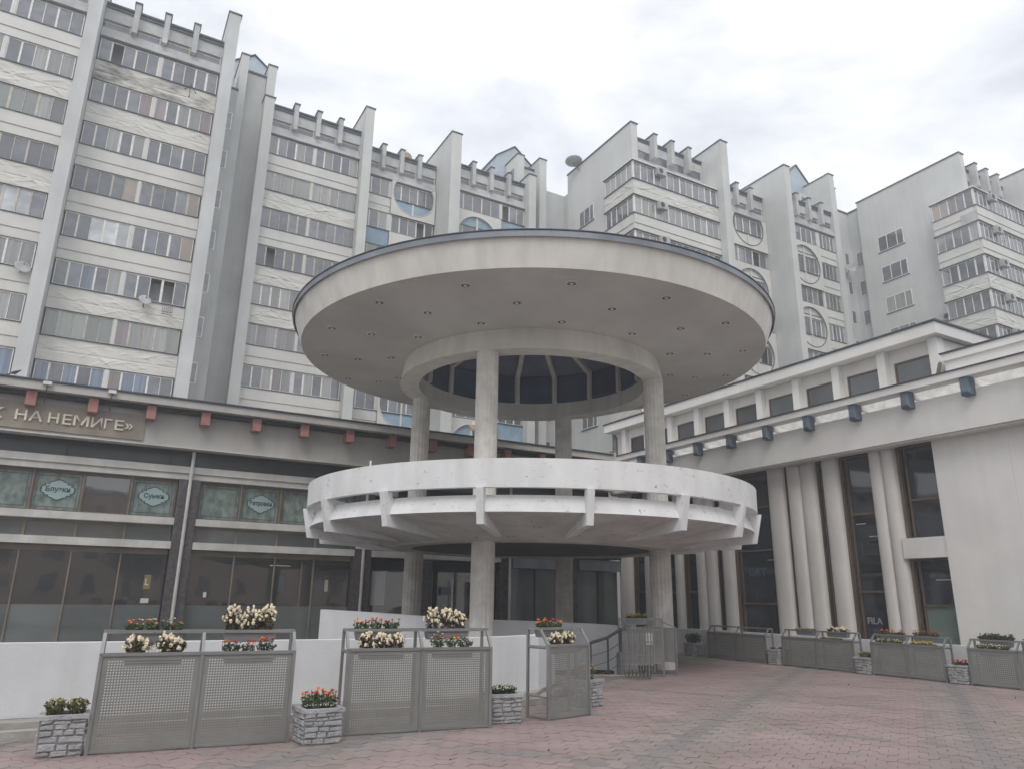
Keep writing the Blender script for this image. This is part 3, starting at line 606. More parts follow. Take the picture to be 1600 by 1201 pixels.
for x in [-9.85]+piers:
    p = MB(); p.box(x, x+.64, 26.45, 27, 0, 5.29).build('pier', M['granite'], Ar) if x != 14.49 else MB().box(x, x+.4, 26.6, 27, 0, 3.2).build('pier', M['granite'], Ar)
    MB().tube((x+.32, 26.38, 0), (x+.32, 26.38, 6.2), .055).build('downpipe', M['band'], Ar)
posters = {(2, 0): 'scene', (2, 1): 'БлузкиX', (2, 2): None, (2, 3): 'СумкиX', (3, 0): 'scene', (3, 1): 'ВетровкиX', (3, 2): 'scene', (3, 3): 'scene', (1, 3): 'scene', (1, 2): 'scene'}
for bi, (x0, x1) in enumerate(bays):
    up = bi <= 3
    if up:
        MB().box(x0-.02, x1+.02, 26.42, 26.9, 3.80, 4.02).build('lower_band', M['band'], Ar)
    MB().box(x0-.02, x1+.02, 26.42, 26.9, 3.04, 3.27).build('shopfront_band', M['band'], Ar)
    w = (x1-x0)/4
    for k in range(4):
        xa, xb = x0+w*k, x0+w*(k+1)
        if up:
            f = MB(); f.box(xa, xa+.06, 26.72, 26.86, 4.02, 5.3); f.box(xb-.06, xb, 26.72, 26.86, 4.02, 5.3); f.box(xa+.06, xb-.06, 26.74, 26.86, 4.02, 4.08); f.box(xa+.06, xb-.06, 26.74, 26.86, 5.2, 5.3)
            fo = f.build('window', M['fb'], Ar); po = posters.get((bi, k))
            bx('pane', xa+.06, xb-.06, 26.80, 26.815, 4.08, 5.2, G['shop'] if po is None else M['poster'], fo)
            MB().box(xa-.018, xa+.018, 26.69, 26.718, 4.02, 5.3).build('mullion', M['fbl'], fo)
            if po:
                t = MB(); a, b, c, d = xa+.12, xb-.12, 4.15, 5.13
                for q in ((a, b, c, c+.02), (a, b, d-.02, d), (a, a+.02, c+.02, d-.02), (b-.02, b, c+.02, d-.02)): t.box(q[0], q[1], 26.794, 26.798, q[2], q[3])
                t.build('poster_border', M['posterd'], fo)
            if po and po.endswith('X'):
                xm, zm = (xa+xb)/2+.02, 4.69
                def shield(s):
                    pts = []
                    for sx, sz in ((1, 1), (-1, 1), (-1, -1), (1, -1)):
                        q = [(.46, .0), (.46, .07), (.40, .11), (.36, .11), (.36, .17), (.25, .17), (.25, .23), (.16, .25), (.08, .30), (0, .32)]
                        q = [(x*sx, z*sz) for x, z in q]
                        pts += q if sx*sz > 0 else q[::-1]
                    return [(xm+x*s, 0, zm+z*s) for x, z in pts]
                MB().ext([(x, 26.790, z) for x, _, z in shield(1.04)], (0, .004, 0)).build('shield_outline', M['posterd'], fo)
                MB().ext([(x, 26.784, z) for x, _, z in shield(.93)], (0, .005, 0)).build('shield', M['posterl'], fo)
                wd = po[:-1]; hw = {'Блузки': .33, 'Сумки': .30, 'Ветровки': .38}[wd]
                put_text(wd, xm-hw, xm+hw, zm-.10, zm+.11, 26.780, 'x', M['posterd'], fo, .003)
            f = MB(); f.box(xa, xa+.035, 26.74, 26.86, 3.27, 3.8); f.box(xb-.035, xb, 26.74, 26.86, 3.27, 3.8); f.box(xa+.035, xb-.035, 26.74, 26.86, 3.72, 3.8); fo = f.build('transom_window', M['fbl'], Ar)
            bx('pane', xa+.035, xb-.035, 26.8, 26.815, 3.27, 3.72, G['low'], fo)
        if bi == 4: continue
        f = MB(); f.box(xa-.02, xa+.02, 26.66, 26.76, 0, 3.03); f.box(xa+.02, xb-.02, 26.7, 26.76, 2.86, 3.03); fo = f.build('shop_window', M['fbl'], Ar)
        bx('pane', xa+.02, xb-.02, 26.73, 26.745, 1.3, 2.86, G['shop'], fo); bx('lower_pane', xa+.02, xb-.02, 26.72, 26.745, 0, 1.298, G['low'], fo)  # lower panes have a plain grey-green tone
for nm, x0, x1, z0, z1, m_ in (('yellow_poster', 1.72, 1.92, 1.78, 2.22, 'ochre'), ('white_leaflet', 1.70, 1.93, 1.36, 1.50, 'whitept'), ('white_leaflet', 3.52, 3.62, 1.55, 1.72, 'whitept'), ('ceiling_lamp_strip', 5.55, 6.25, 2.62, 2.645, 'petw'), ('poster_panel', 5.9, 6.1, 1.75, 2.3, 'dimpt'), ('door_rail', 6.62, 6.66, 1.3, 2.75, 'fbl'), ('display_card', 7.1, 7.35, 1.9, 2.15, 'dimpt'), ('display_card', 7.5, 7.62, 1.8, 2.2, 'fwood')):
    bx(nm, x0, x1, 26.716, 26.72, z0, z1, M[m_], Ar)
put_text('L', 1.76, 1.86, 1.9, 2.1, 26.713, 'x', M['whitept'], Ar, .002)
# entrance zone under the rotunda
MB().box(9.1, 14.4, 26.8, 26.94, 2.6, 3.03).build('entrance_head', M['dark'], Ar)
bx('notice_board', 9.2, 9.75, 26.72, 26.79, 1.35, 2.55, M['whitept'], Ar)
for x0, x1, m_ in ((9.08, 10.6, G['shop']), (11.9, 12.6, G['dk']), (12.7, 13.5, G['shop']), (13.6, 14.4, G['hallg'])): bx('door_pane', x0, x1, 26.86, 26.88, 0, 2.6, m_, Ar)
MB().box(10.7, 11.5, 26.5, 26.95, 0, 3.03).build('pier', M['granite'], Ar)
for x in (11.6, 12.62, 13.55): MB().box(x, x+.08, 26.8, 26.9, 0, 2.6).build('door_frame', M['fbl'], Ar)
bx('blue_sign', 12.0, 12.42, 26.70, 26.73, 1.75, 2.05, M['blue'], Ar); MB().tube((12.46, 26.7, 0), (12.46, 26.7, 2.3), .03).build('door_handle_bar', M['fw'], Ar); bx('pale_transom', 12.72, 13.3, 26.83, 26.85, 2.25, 2.5, M['band'], Ar)  # the transom is a plain off-white panel
# roller shutter openings on the far right of the arcade
MB().box(14.4, 20.3, 26.3, 26.9, 3.33, 3.9).build('entrance_beam', M['dark'], Ar)
for x0, x1 in ((14.95, 17.35), (18.2, 20.4)):
    MB().box(x0, x1, 26.4, 26.8, 2.84, 3.28).build('shutter_box', M['flashl'], Ar)
    w = (x1-x0)/2
    for k in range(2):
        f = MB().box(x0+w*k, x0+w*k+.06, 26.7, 26.8, 0, 2.83).build('window', M['dark'], Ar); bx('pane', x0+w*k+.06, x0+w*k+w, 26.74, 26.755, 0, 2.83, G['low'], f)
MB().box(17.4, 18.15, 26.5, 26.9, 0, 3.3).build('pier', M['granite'], Ar)
S_ = thing('shop_sign', 'long brown sign panel with raised cream Cyrillic letters on the grey fascia', 'sign', (-5, 26.0, 6.7))
MB().box(-14, 1.04, 26.04, 26.098, 6.36, 7.17).build('panel', M['signbg'], S_)
for ch, a, b in (('К', -3.12, -2.76), ('Н', -2.47, -2.17), ('А', -2.12, -1.76), ('Н', -1.62, -1.34), ('Е', -1.24, -1.0), ('М', -.95, -.53), ('И', -.47, -.17), ('Г', -.11, .10), ('Е', .19, .44), ('»', .47, .70)):
    put_text(ch, a, b, 6.60 if ch != '»' else 6.66, 6.92 if ch != '»' else 6.84, 26.01, 'x', M['letter'], S_, .03, 'letter')
def spot(x, lab):
    P = thing('sign_floodlight', lab, 'floodlight', (x, 25.4, 7.2)); MB().tube((x, 25.38, 7.05), (x, 25.38, 7.62), .012).bar((x-.12, 25.38, 7.22), (x+.12, 25.38, 7.22), .02).build('pole', M['dark'], P)
    MB().box(x-.11, x+.11, 25.30, 25.46, 7.6, 7.7).build('lamp_head', M['fw'], P)
spot(-1.76, 'small floodlight on a thin pole above the letters Н and Е'); spot(-.03, 'small floodlight on a thin pole above the right part of the brown sign')
# pigeon on the cornice
P = thing('pigeon', 'dark grey pigeon perched on the arcade cornice at far left', 'bird', (-2.62, 25.55, 7.77))
b_ = MB(); prof = [(0, -.12, .10), (.035, -.09, .105), (.055, -.03, .115), (.05, .03, .14), (.032, .07, .175), (.03, .095, .20), (.012, .115, .205), (.002, .14, .198)]
n = 8
for r, dx, dz in prof:
    for i in range(n): a = 2*pi*i/n; b_.v.append((-2.62+dx, 25.55+r*cos(a), 7.77+dz+r*sin(a)))
for q in range(len(prof)-1): b_.add([(q*n+i, q*n+(i+1) % n, (q+1)*n+(i+1) % n, (q+1)*n+i) for i in range(n)])
b_.build('body', M['bird'], P, smooth=True)
MB().ext([(-2.70, 25.53, 7.87), (-2.84, 25.52, 7.80), (-2.83, 25.52, 7.79), (-2.70, 25.53, 7.85)], (0, .05, 0)).build('tail', M['bird'], P); MB().tube((-2.63, 25.53, 7.77), (-2.62, 25.53, 7.84), .005).tube((-2.61, 25.57, 7.77), (-2.61, 25.57, 7.84), .005).build('leg', M['red'], P)

# ------------------------------------------------------------------ hall (right)
Hl = thing('shopping_hall', 'white two-storey hall with rounded pilasters and blue beam ends on the right', 'shop building', (20.3, 14, 0))
HY0, HY1 = -6, 25.4
MB().box(19.5, 19.98, HY0, HY1, 7.45, 7.66).build('cornice', M['hall'], Hl); MB().box(19.46, 19.98, HY0, HY1, 7.662, 7.69).build('cornice_flashing', M['flash'], Hl)
pass
MB().box(19.85, 20.25, HY0, HY1+1, 6.14, 7.17).build('fascia', M['hall'], Hl); MB().box(21.3, 33, HY0, HY1+3, 7.0, 8.06).build('upper_wall', M['fw'], Hl); MB().box(20.26, 21.29, HY0, HY1, 7.02, 7.1).build('gutter_floor', M['fw'], Hl)
for k in range(18): MB().box(19.99, 21.29, 24.0-1.695*k-.07, 24.0-1.695*k+.07, 7.3, 7.45).build('roof_beam', M['hall'], Hl)
MB().box(19.92, 20.3, HY0, HY1+1, 6.08, 6.138).build('fascia_edge', M['pil'], Hl)
i = 0; y = 24.0
while y > -5:
    o = MB().prism([(19.55, y-.08), (19.61, y-.13), (19.849, y-.13), (19.849, y+.13), (19.61, y+.13), (19.55, y+.08)], [7.06, 6.98, 6.98, 6.98, 6.98, 7.06], 7.449).build('beam_end', M['blue'], Hl); y -= 1.695
MB().box(20.9, 33, HY0, 27, 0, 6.9).build('wall', M['dark'], Hl)
MB().box(20.3, 20.85, HY0, 11.97, 0, 6.13).build('side_wall', M['hall'], Hl); MB().box(20.296, 20.299, 9.96, 9.972, 3.6, 5.7).box(20.296, 20.299, 5.2, 5.212, 0, 6.0).build('render_crack', M['pil'], Hl); MB().box(20.34, 20.85, 11.97, 13.25, 2.9, 3.46).build('spandrel', M['hall'], Hl)
def pil(y0, y1, n):
    w = (y1-y0)/n; t = MB()
    poly = [(20.86, y1), (20.86, y0)]
    for k in range(n):
        for q in range(11):
            a = pi*q/10; poly.append((20.52-.17*sin(a)**.6 if 0 < q < 10 else 20.52, y0+w*k+w/2-w/2*cos(a)))
    t.prism([(x, y) for x, y in poly][::-1], 0, 6.13); t.build('pilaster', M['pil'], Hl, smooth=True)
for a, b, n in ((13.25, 14.07, 2), (15.2, 15.78, 1), (16.08, 17.2, 2), (17.37, 18.05, 1), (19.9, 20.42, 1), (20.77, 21.8, 2), (22.61, 23.0, 1), (24.2, 24.9, 1), (25.75, 26.6, 1)): pil(a, b, n)
def hwin(y0, y1, z0, z1, bars=(), kind='hallg', frame=.07, low=None):
    f = MB(); f.box(20.55, 20.7, y1-frame, y1, z0, z1); f.box(20.58, 20.7, y0, y0+.03, z0, z1); f.box(20.58, 20.7, y0+.03, y1-frame, z1-.05, z1); f.box(20.6, 20.7, y1-frame-.16, y1-frame-.12, z0, z1-.05)
    for b in bars: f.box(20.6, 20.7, y0+.03, y1-frame-.16, b-.03, b+.03)
    fo = f.build('window', M['fb'], Hl); zz = [z0]+list(bars)+[z1-.05]
    for k in range(len(zz)-1):
        kk = low if (low and k == 0) else kind
        bx('pane', 20.66, 20.675, y0+.03, y1-frame-.12, zz[k]+(.03 if k else 0), zz[k+1]-(.03 if k < len(zz)-2 else 0), G[kk], fo)
    return fo
hwin(11.98, 13.22, 3.47, 6.12, (4.55,)); w2 = hwin(11.98, 13.22, 0, 2.89, (1.62,), low='green')
w1 = hwin(14.08, 15.19, 0, 6.12, (2.0, 4.3)); w0 = hwin(18.07, 19.88, 0, 6.12, (1.6, 3.4, 4.9))
for a, b in ((15.79, 16.07), (17.21, 17.36), (20.43, 20.76), (21.81, 22.6), (23.01, 24.19), (24.91, 25.74)): hwin(a, b, 0, 6.12, (2.0, 4.3), frame=.03)
put_text('FILA', 14.88, 14.38, 1.07, 1.26, 20.655, 'y', M['dimw'], w1, .002); put_text('AM', 14.75, 14.5, .76, .93, 20.655, 'y', M['dimpt'], w1, .002)
put_text('ORT', 19.4, 18.6, 2.52, 2.80, 20.655, 'y', M['bluept'], w0, .002)
for (wn_, y0, y1, z) in ((w0, 18.2, 18.5, 3.05), (w0, 19.3, 19.6, 4.15), (w1, 14.55, 14.9, 4.0), (w1, 14.2, 14.5, 3.6), (w2, 12.1, 12.6, 2.3)):
    bx('ceiling_lamp_reflection', 20.652, 20.656, y0, y1, z, z+.022, M['whitept'], wn_)
# clerestory lantern on the hall roof
Cl = thing('clerestory', 'white strip of clerestory windows with overhanging roof on top of the hall', 'roof lantern', (21.4, 19, 8.1))
CY0, CY1 = 12.02, 28.2
MB().box(21.75, 27, CY0+.02, CY1, 8.08, 9.42).build('wall', M['pil'], Cl)
t = MB(); t.box(21.12, 27.5, CY0-.2, CY1+.2, 9.45, 9.81); t.build('roof', M['hall'], Cl); MB().box(21.07, 27.6, CY0-.25, CY1+.25, 9.812, 9.87).build('roof_flashing', M['flash'], Cl)
ys = [y*1.059 for y in (11.47, 13.1, 14.72, 16.3, 17.92, 19.5, 21.12, 22.7, 24.2, 25.75)]
for y in ys: MB().box(21.39, 21.74, y-.14, y+.14, 8.07, 9.44).build('post', M['hall'], Cl)
for a, b in zip(ys, ys[1:]):
    f = MB(); y0, y1 = a+.2, b-.32; f.box(21.58, 21.7, y0, y0+.05, 8.1, 9.0); f.box(21.58, 21.7, y1-.05, y1, 8.1, 9.0); f.box(21.58, 21.7, y0+.05, y1-.05, 8.95, 9.0); fo = f.build('window', M['fb'], Cl)
    bx('pane', 21.62, 21.635, y0+.05, y1-.05, 8.1, 8.95, G['clere'], fo)
    MB().box(21.6, 21.74, a+.14, b-.14, 9.0, 9.44).build('lintel', M['pil'], Cl); MB().box(21.6, 21.74, y1, b-.14, 8.07, 9.0).build('reveal', M['pil'], Cl)
MB().box(21.7, 22.5, CY1+.01, CY1+.06, 8.3, 9.3).build('end_window', G['clere'], Cl)
At = thing('roof_parapet', 'plain white parapet block on the hall roof at right photo edge', 'parapet', (21.2, 6, 8.1))
MB().box(21.2, 27, HY0, 11.75, 8.062, 8.51).build('wall', M['hall'], At); MB().box(21.12, 27, HY0, 11.79, 8.511, 8.72).build('fascia', M['hall'], At); MB().box(21.08, 27, HY0, 11.82, 8.721, 8.77).build('flashing', M['flash'], At)
P = thing('downpipe', 'short dark drain elbow at the joint between clerestory and parapet', 'pipe', (19.8, 11.2, 8)); MB().tube((21.15, 11.86, 8.5), (21.05, 11.86, 8.3), .05).tube((21.05, 11.86, 8.3), (20.95, 11.88, 8.0), .055).build('elbow', M['fb'], P)
# ------------------------------------------------------------------ thin haze over the square
hz_ = MB().box(-170, 170, -170, 170, -5.3, 42.5).build('haze', M['dark'], org=(0, 0, 0)); hz_.data.materials.clear(); hz_['kind'] = 'stuff'
hm = bpy.data.materials.new('thin_haze'); hm.use_nodes = True; hn = hm.node_tree; hn.nodes.clear(); ho = hn.nodes.new('ShaderNodeOutputMaterial'); hv = hn.nodes.new('ShaderNodeVolumePrincipled')
hv.inputs['Color'].default_value = (.86, .89, .93, 1); hv.inputs['Density'].default_value = .0042; hv.inputs['Anisotropy'].default_value = .1; hn.links.new(hv.outputs[0], ho.inputs['Volume']); hz_.data.materials.append(hm)
# ------------------------------------------------------------------ rotunda
cxy = (cx_, cy_); RC = 3.58
Ro = thing('rotunda', 'round open concrete pavilion with wide disc roof on four fluted columns', 'pavilion', (cx_, cy_, 0))
t = MB(); t.lathe([(3.45, 8.40), (6.66, 8.40), (6.90, 9.02), (6.90, 9.1), (3.3, 9.6), (3.3, 9.0)], cxy, 128); 
dk = MB().lathe([(6.66, 8.40), (6.89, 9.06), (6.2, 9.12), (6.2, 8.45)], cxy, 144).build('roof_edge', M['rot'], Ro, smooth=True)
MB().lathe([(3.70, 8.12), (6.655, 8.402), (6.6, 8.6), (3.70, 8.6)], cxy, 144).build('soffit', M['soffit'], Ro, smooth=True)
MB().lathe([(6.915, 9.0), (6.935, 9.0), (6.945, 9.13), (6.3, 9.24), (3.0, 9.75), (3.0, 9.7), (6.2, 9.2), (6.90, 9.09)], cxy, 144).build('roof_flashing', M['flashl'], Ro, smooth=True)
MB().lathe([(6.93, 9.135), (6.965, 9.138), (6.965, 9.162), (6.93, 9.168)], cxy, 144).build('drip_edge', M['flash'], Ro, smooth=True)
MB().lathe([(3.3, 7.565), (3.84, 7.565), (3.74, 8.14), (3.3, 8.03)], cxy, 128).build('ring_beam', M['rot'], Ro, smooth=True)
# lantern above the opening
for i in range(16):
    a0, a1 = 2*pi*i/16, 2*pi*(i+1)/16
    f = MB(); f.tube((cx_+3.25*cos(a0), cy_+3.25*sin(a0), 8.03), (cx_+3.25*cos(a0), cy_+3.25*sin(a0), 8.98), .09, 6); fo = f.build('lantern_post', M['rot'], Ro)
    p = [(cx_+3.3*cos(a), cy_+3.3*sin(a)) for a in (a0+.02, a1-.02)]; n0 = MB(); n0.prism([p[0], p[1], (cx_+3.34*cos(a1-.02), cy_+3.34*sin(a1-.02)), (cx_+3.34*cos(a0+.02), cy_+3.34*sin(a0+.02))], 8.04, 8.95); n0.build('lantern_pane', G['navy'], Ro)
    MB().bar((cx_+3.2*cos(a0), cy_+3.2*sin(a0), 8.94), (cx_+.2*cos(a0), cy_+.2*sin(a0), 10.2), .14, .16).build('roof_rib', M['rot'], Ro)
t = MB().lathe([(3.4, 8.95), (.01, 10.35), (.01, 10.5), (3.6, 9.2)], cxy, 48).build('lantern_roof', M['lroof'], Ro, smooth=True)
MB().lathe([(3.36, 8.04), (3.55, 8.04), (3.55, 8.94), (3.36, 8.94)], cxy, 64).build('lantern_wall', M['dark'], Ro)
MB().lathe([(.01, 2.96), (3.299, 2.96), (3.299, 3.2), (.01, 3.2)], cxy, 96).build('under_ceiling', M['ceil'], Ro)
# columns with shallow flutes
ph = radians(-138.7)
for k in range(4):
    a = ph+k*pi/2; x, y = cx_+RC*cos(a), cy_+RC*sin(a); n = 96; poly = []
    for i in range(n):
        b = 2*pi*i/n; r = .278-(.013 if i % 6 in (0,) else 0)-(.004 if i % 6 in (1, 5) else 0); poly.append((x+r*cos(b), y+r*sin(b)))
    cc = MB().prism(poly, -1.6, 7.57).build('column', M['conc'], Ro)
# deck, parapet and radial brackets
MB().lathe([(3.862, 2.935), (5.75, 3.33), (5.90, 3.355), (5.80, 3.699), (3.862, 3.699)], cxy, 144).build('deck', M['under'], Ro)
MB().lathe([(5.83, 3.352), (5.99, 3.345), (5.86, 3.70), (5.80, 3.70)], cxy, 144).build('deck_edge', M['parapet'], Ro)
MB().lathe([(5.95, 3.826), (6.10, 3.826), (6.11, 4.42), (5.96, 4.426)], cxy, 144).build('parapet', M['parapet'], Ro, smooth=True)
MB().lathe([(3.3, 2.92), (3.86, 2.92), (3.86, 3.70), (3.3, 3.70)], cxy, 128).build('lower_ring_beam', M['under'], Ro, smooth=True)
for k in range(17):
    a = radians(-130.5+360/17*k); ca, sa = cos(a), sin(a); w = .075
    def q(r, z, s): return (cx_+r*ca-s*w*sa, cy_+r*sa+s*w*ca, z)
    prof = [(6.04, 3.09), (6.19, 3.80), (6.19, 3.823), (5.93, 3.823), (5.93, 3.72), (5.6, 3.32), (4.2, 3.03), (4.2, 2.975)]
    t = MB(); t.ext([q(r, z, -1) for r, z in prof], Vector(q(0, 0, 1))-Vector(q(0, 0, -1))); t.build('bracket', M['parapet'], Ro)
for R_, cnt, a_off in ((6.05, 16, -90), (5.10, 14, -99), (4.17, 13, -110.6)):
    for i in range(cnt):
        zz = 8.12+(R_-3.7)*.0954; a = radians(a_off+360/cnt*i); x, y = cx_+R_*cos(a), cy_+R_*sin(a)
        lm = MB().lathe([(.095, zz+.02), (.10, zz-.022), (.13, zz-.018), (.14, zz+.02)], (x, y), 20).build('downlight', M['pil'], Ro)
        MB().lathe([(.0, zz-.014), (.098, zz-.014)], (x, y), 16, closed=False).build('dark_well', M['well'], lm)
        MB().lathe([(.0, zz-.04), (.045, zz-.03), (.05, zz-.012)], (x, y), 12, closed=False).build('bulb', M['pil'], lm)
# lamp posts stubs on the balcony
for az, lab in ((-157, 'short metal bolt sticking up from the balcony rim, left of the left column'), (-46, 'short metal bolt sticking up from the balcony rim at far right')):
    a = radians(az); x, y = cx_+6.03*cos(a), cy_+6.03*sin(a); tag(MB().tube((x, y, 4.42), (x, y, 4.55), .022).build('rim_bolt', M['fw'], org=(x, y, 4.42)), lab, 'bolt')

# ------------------------------------------------------------------ low white walls and stairwell
def wallpath(pts, th, z0, m_, name, parent=None):
    t = MB(); n = len(pts)
    L_, R_ = [], []
    for i, p in enumerate(pts):
        a = Vector(pts[max(0, i-1)][:2]); b = Vector(pts[min(n-1, i+1)][:2]); d = (b-a).normalized(); nn = Vector((-d.y, d.x))*th/2
        L_.append((p[0]+nn.x, p[1]+nn.y, p[2])); R_.append((p[0]-nn.x, p[1]-nn.y, p[2]))
    for i in range(n):
        t.v += [(L_[i][0], L_[i][1], z0), (L_[i][0], L_[i][1], L_[i][2]), (R_[i][0], R_[i][1], R_[i][2]), (R_[i][0], R_[i][1], z0)]
    for i in range(n-1):
        for k in range(4): t.add([(4*i+k, 4*i+(k+1) % 4, 4*i+4+(k+1) % 4, 4*i+4+k)])
    t.add([(0, 3, 2, 1), (4*n-4, 4*n-3, 4*n-2, 4*n-1)])
    return t
def smoothpts(p, k=6):
    out = []
    for i in range(len(p)-1):
        p0, p1, p2, p3 = p[max(i-1, 0)], p[i], p[i+1], p[min(i+2, len(p)-1)]
        for j in range(k):
            s = j/k; out.append(tuple(.5*((2*b)+(-a+c)*s+(2*a-5*b+4*c-d)*s*s+(-a+3*b-3*c+d)*s**3) for a, b, c, d in zip(p0, p1, p2, p3)))
    return out+[p[-1]]
Wl = thing('parapet_wall', 'long plain white parapet wall behind the two nearest flower stands', 'wall', (0, 11.5, 0))
wallpath([(-14, 11.62, 1.04), (-6, 11.58, 1.04), (-.5, 11.5, 1.035), (4.6, 11.42, 1.025), (6.0, 11.45, 1.03), (7.0, 11.6, 1.045), (7.7, 12.2, 1.05), (8.2, 13.2, 1.05)], .22, .17, M['white'], 'wall').build('wall', M['white'], Wl)
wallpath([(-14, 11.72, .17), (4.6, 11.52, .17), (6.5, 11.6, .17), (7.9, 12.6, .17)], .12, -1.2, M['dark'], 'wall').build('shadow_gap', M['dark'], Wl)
MB().prism([(-14, 10.98), (-.55, 10.86), (5.0, 10.85), (6.9, 11.0), (8.1, 12.3), (7.9, 12.5), (6.8, 11.4), (5.0, 11.25), (-14, 11.5)], 0, .10).build('plinth', M['kerb'], Wl)
MB().prism([(-14, 11.15), (-.55, 11.05), (5.0, 11.0), (6.8, 11.15), (7.8, 12.3), (7.7, 12.4), (6.7, 11.5), (5.0, 11.3), (-14, 11.5)], .102, .17).build('plinth_cap', M['kerb'], Wl)
Wf = thing('parapet_wall', 'curved white parapet wall of the stairwell passing behind the front column', 'wall', (8.6, 16.5, 0))
cp = smoothpts([(5.29, 18.77, 1.33), (5.96, 17.75, 1.30), (6.8, 16.88, 1.25), (7.67, 16.6, 1.2), (8.63, 16.48, 1.159), (10.03, 16.2, 1.123), (10.98, 16.12, 1.09), (11.62, 15.65, 1.06), (11.81, 14.88, 1.03)])
wallpath(cp, .2, -3.5, M['white'], 'wall').build('wall', M['white'], Wf, smooth=False)
cp2 = [(x, y-.14, .0) for x, y, z in cp[24:]]; wallpath(cp2, .1, -.28, M['dark'], 'w').build('painted_shade_strip', M['dark'], Wf)  # dark strip stands in for the shadow of the landing slab
struct(MB().prism([(2, 11.8), (8.0, 11.8), (9.35, 14.75), (10.6, 14.66), (11.45, 14.33), (11.9, 15), (11.7, 16.3), (2, 19.2)], -3.6, -3.5).build('stairwell_floor', M['kerb']))
t = MB()
for i in range(10): a = 14.7+.0*i; t.prism([(9.4-.1*i, 14.75+.28*i), (11.5-.0*i, 14.4+.28*i), (11.5, 14.68+.28*i), (9.4-.1*i, 15.03+.28*i)], -3.5, -.17*(i+1))
St = tag(t.build('stair_flight', M['white'], org=(10.5, 15, 0)), 'white steps descending into the round stairwell behind the railing', 'stairs')
tag(MB().prism([(9.25, 14.55), (10.55, 14.48), (11.42, 14.15), (11.5, 14.33), (10.62, 14.68), (9.35, 14.77)], -.01, .022).build('landing_edge', M['sandst'], org=(10.5, 14.5, 0)), 'tan concrete edge strip at the top of the stairs', 'kerb')
Wr = thing('parapet_wall', 'long low white wall behind the row of stands on the right', 'wall', (17.8, 12, 0))
wallpath(smoothpts([(12.6, 23.5, .78), (15.5, 22.3, .78), (17.3, 20.4, .78), (17.75, 18.0, .78), (17.85, 14.0, .765), (17.85, 5, .76), (17.85, -4, .76)]), .2, 0, M['white'], 'wall').build('wall', M['white'], Wr)
MB().box(17.55, 17.74, -4, 17.6, 0, .05).build('plinth', M['kerb'], Wr)

# stair railing
Rl = thing('stair_railing', 'dark steel handrail with thin cables at the stair head', 'railing', (10.7, 14.6, 0))
pp = [(9.5, 13.98), (9.75, 14.35), (10.35, 14.62), (10.75, 14.5), (11.05, 14.42)]; hz = [.42, .52, .68, .80, .97]
for (x, y), h in zip(pp[1:], hz[1:]): MB().tube((x, y, -.6), (x, y, h), .024 if x < 11 else .03).build('post', M['rail'], Rl)
MB().box(10.98, 11.12, 14.35, 14.49, 0, .5).build('newel', M['flashl'], Rl)
t = MB()
for (a, ha), (b, hb) in zip(zip(pp, hz), list(zip(pp, hz))[1:]): t.tube((*a, ha+.02), (*b, hb+.02), .035)
t.tube((*pp[-1], hz[-1]+.02), (11.2, 14.34, hz[-1]+.07), .035); t.build('handrail', M['rail'], Rl)
for f_ in (.3, .55, .78):
    t = MB()
    for (a, ha), (b, hb) in zip(zip(pp, hz), list(zip(pp, hz))[1:]): t.tube((*a, ha-f_*.9), (*b, hb-f_*.9), .009, 5)
    t.build('cable', M['rail'], Rl)
# folding gate
Gt = thing('folding_gate', 'folded steel scissor gate with curved lower bars at the stair head', 'gate', (10.9, 13.5, 0))
a = Vector((10.60, 13.72)); b = Vector((11.08, 13.27)); nrm = Vector((b.y-a.y, -(b.x-a.x))).normalized()
def gp(s, z, o=0): p = a+(b-a)*s+nrm*o; return (p.x, p.y, z)
for i in range(12):
    s = i/11; o = .05*(i % 2); bow = .05*sin(pi*s)
    MB().bar(gp(s, .16-bow, o), gp(s, 1.06+.03*(i % 3), o), .014, .022).build('upright', M['tube'], Gt)
for z in (.32, .52, .78, .98):
    t = MB()
    for i in range(11): t.bar(gp(i/11, z+(.025 if i % 2 else -.025), .03), gp((i+1)/11, z+(-.025 if i % 2 else .025), .03), .010, .018)
    t.build('lattice_bar', M['tube'], Gt)
for i in range(7):
    t = MB(); s0, s1 = i/8, (i+1.6)/8.4
    for k in range(8):
        p, q_ = k/8*pi, (k+1)/8*pi; t.bar(gp(s0+(s1-s0)*k/8, .20-.17*sin(p), .06), gp(s0+(s1-s0)*(k+1)/8, .20-.17*sin(q_), .06), .009, .014)
    t.build('lower_curve', M['rail'], Gt)
N_ = thing('notice', 'small white notice with reddish print hung on the folded gate', 'sign', gp(.8, .8, -.05))
p0, p1 = gp(.72, .72, -.05), gp(.96, .72, -.05); MB().ext([p0, p1, (p1[0], p1[1], .98), (p0[0], p0[1], .98)], (nrm.x*-.006, nrm.y*-.006, 0)).build('sheet', M['fw'], N_)
t = MB()
for k in range(3):
    z = .90-.07*k; c0, c1 = gp(.76, z, -.058), gp(.92-.05*(k == 2), z, -.058); t.ext([c0, c1, (c1[0], c1[1], z+.025), (c0[0], c0[1], z+.025)], (nrm.x*-.002, nrm.y*-.002, 0))
t.build('print', M['petpk'], N_)

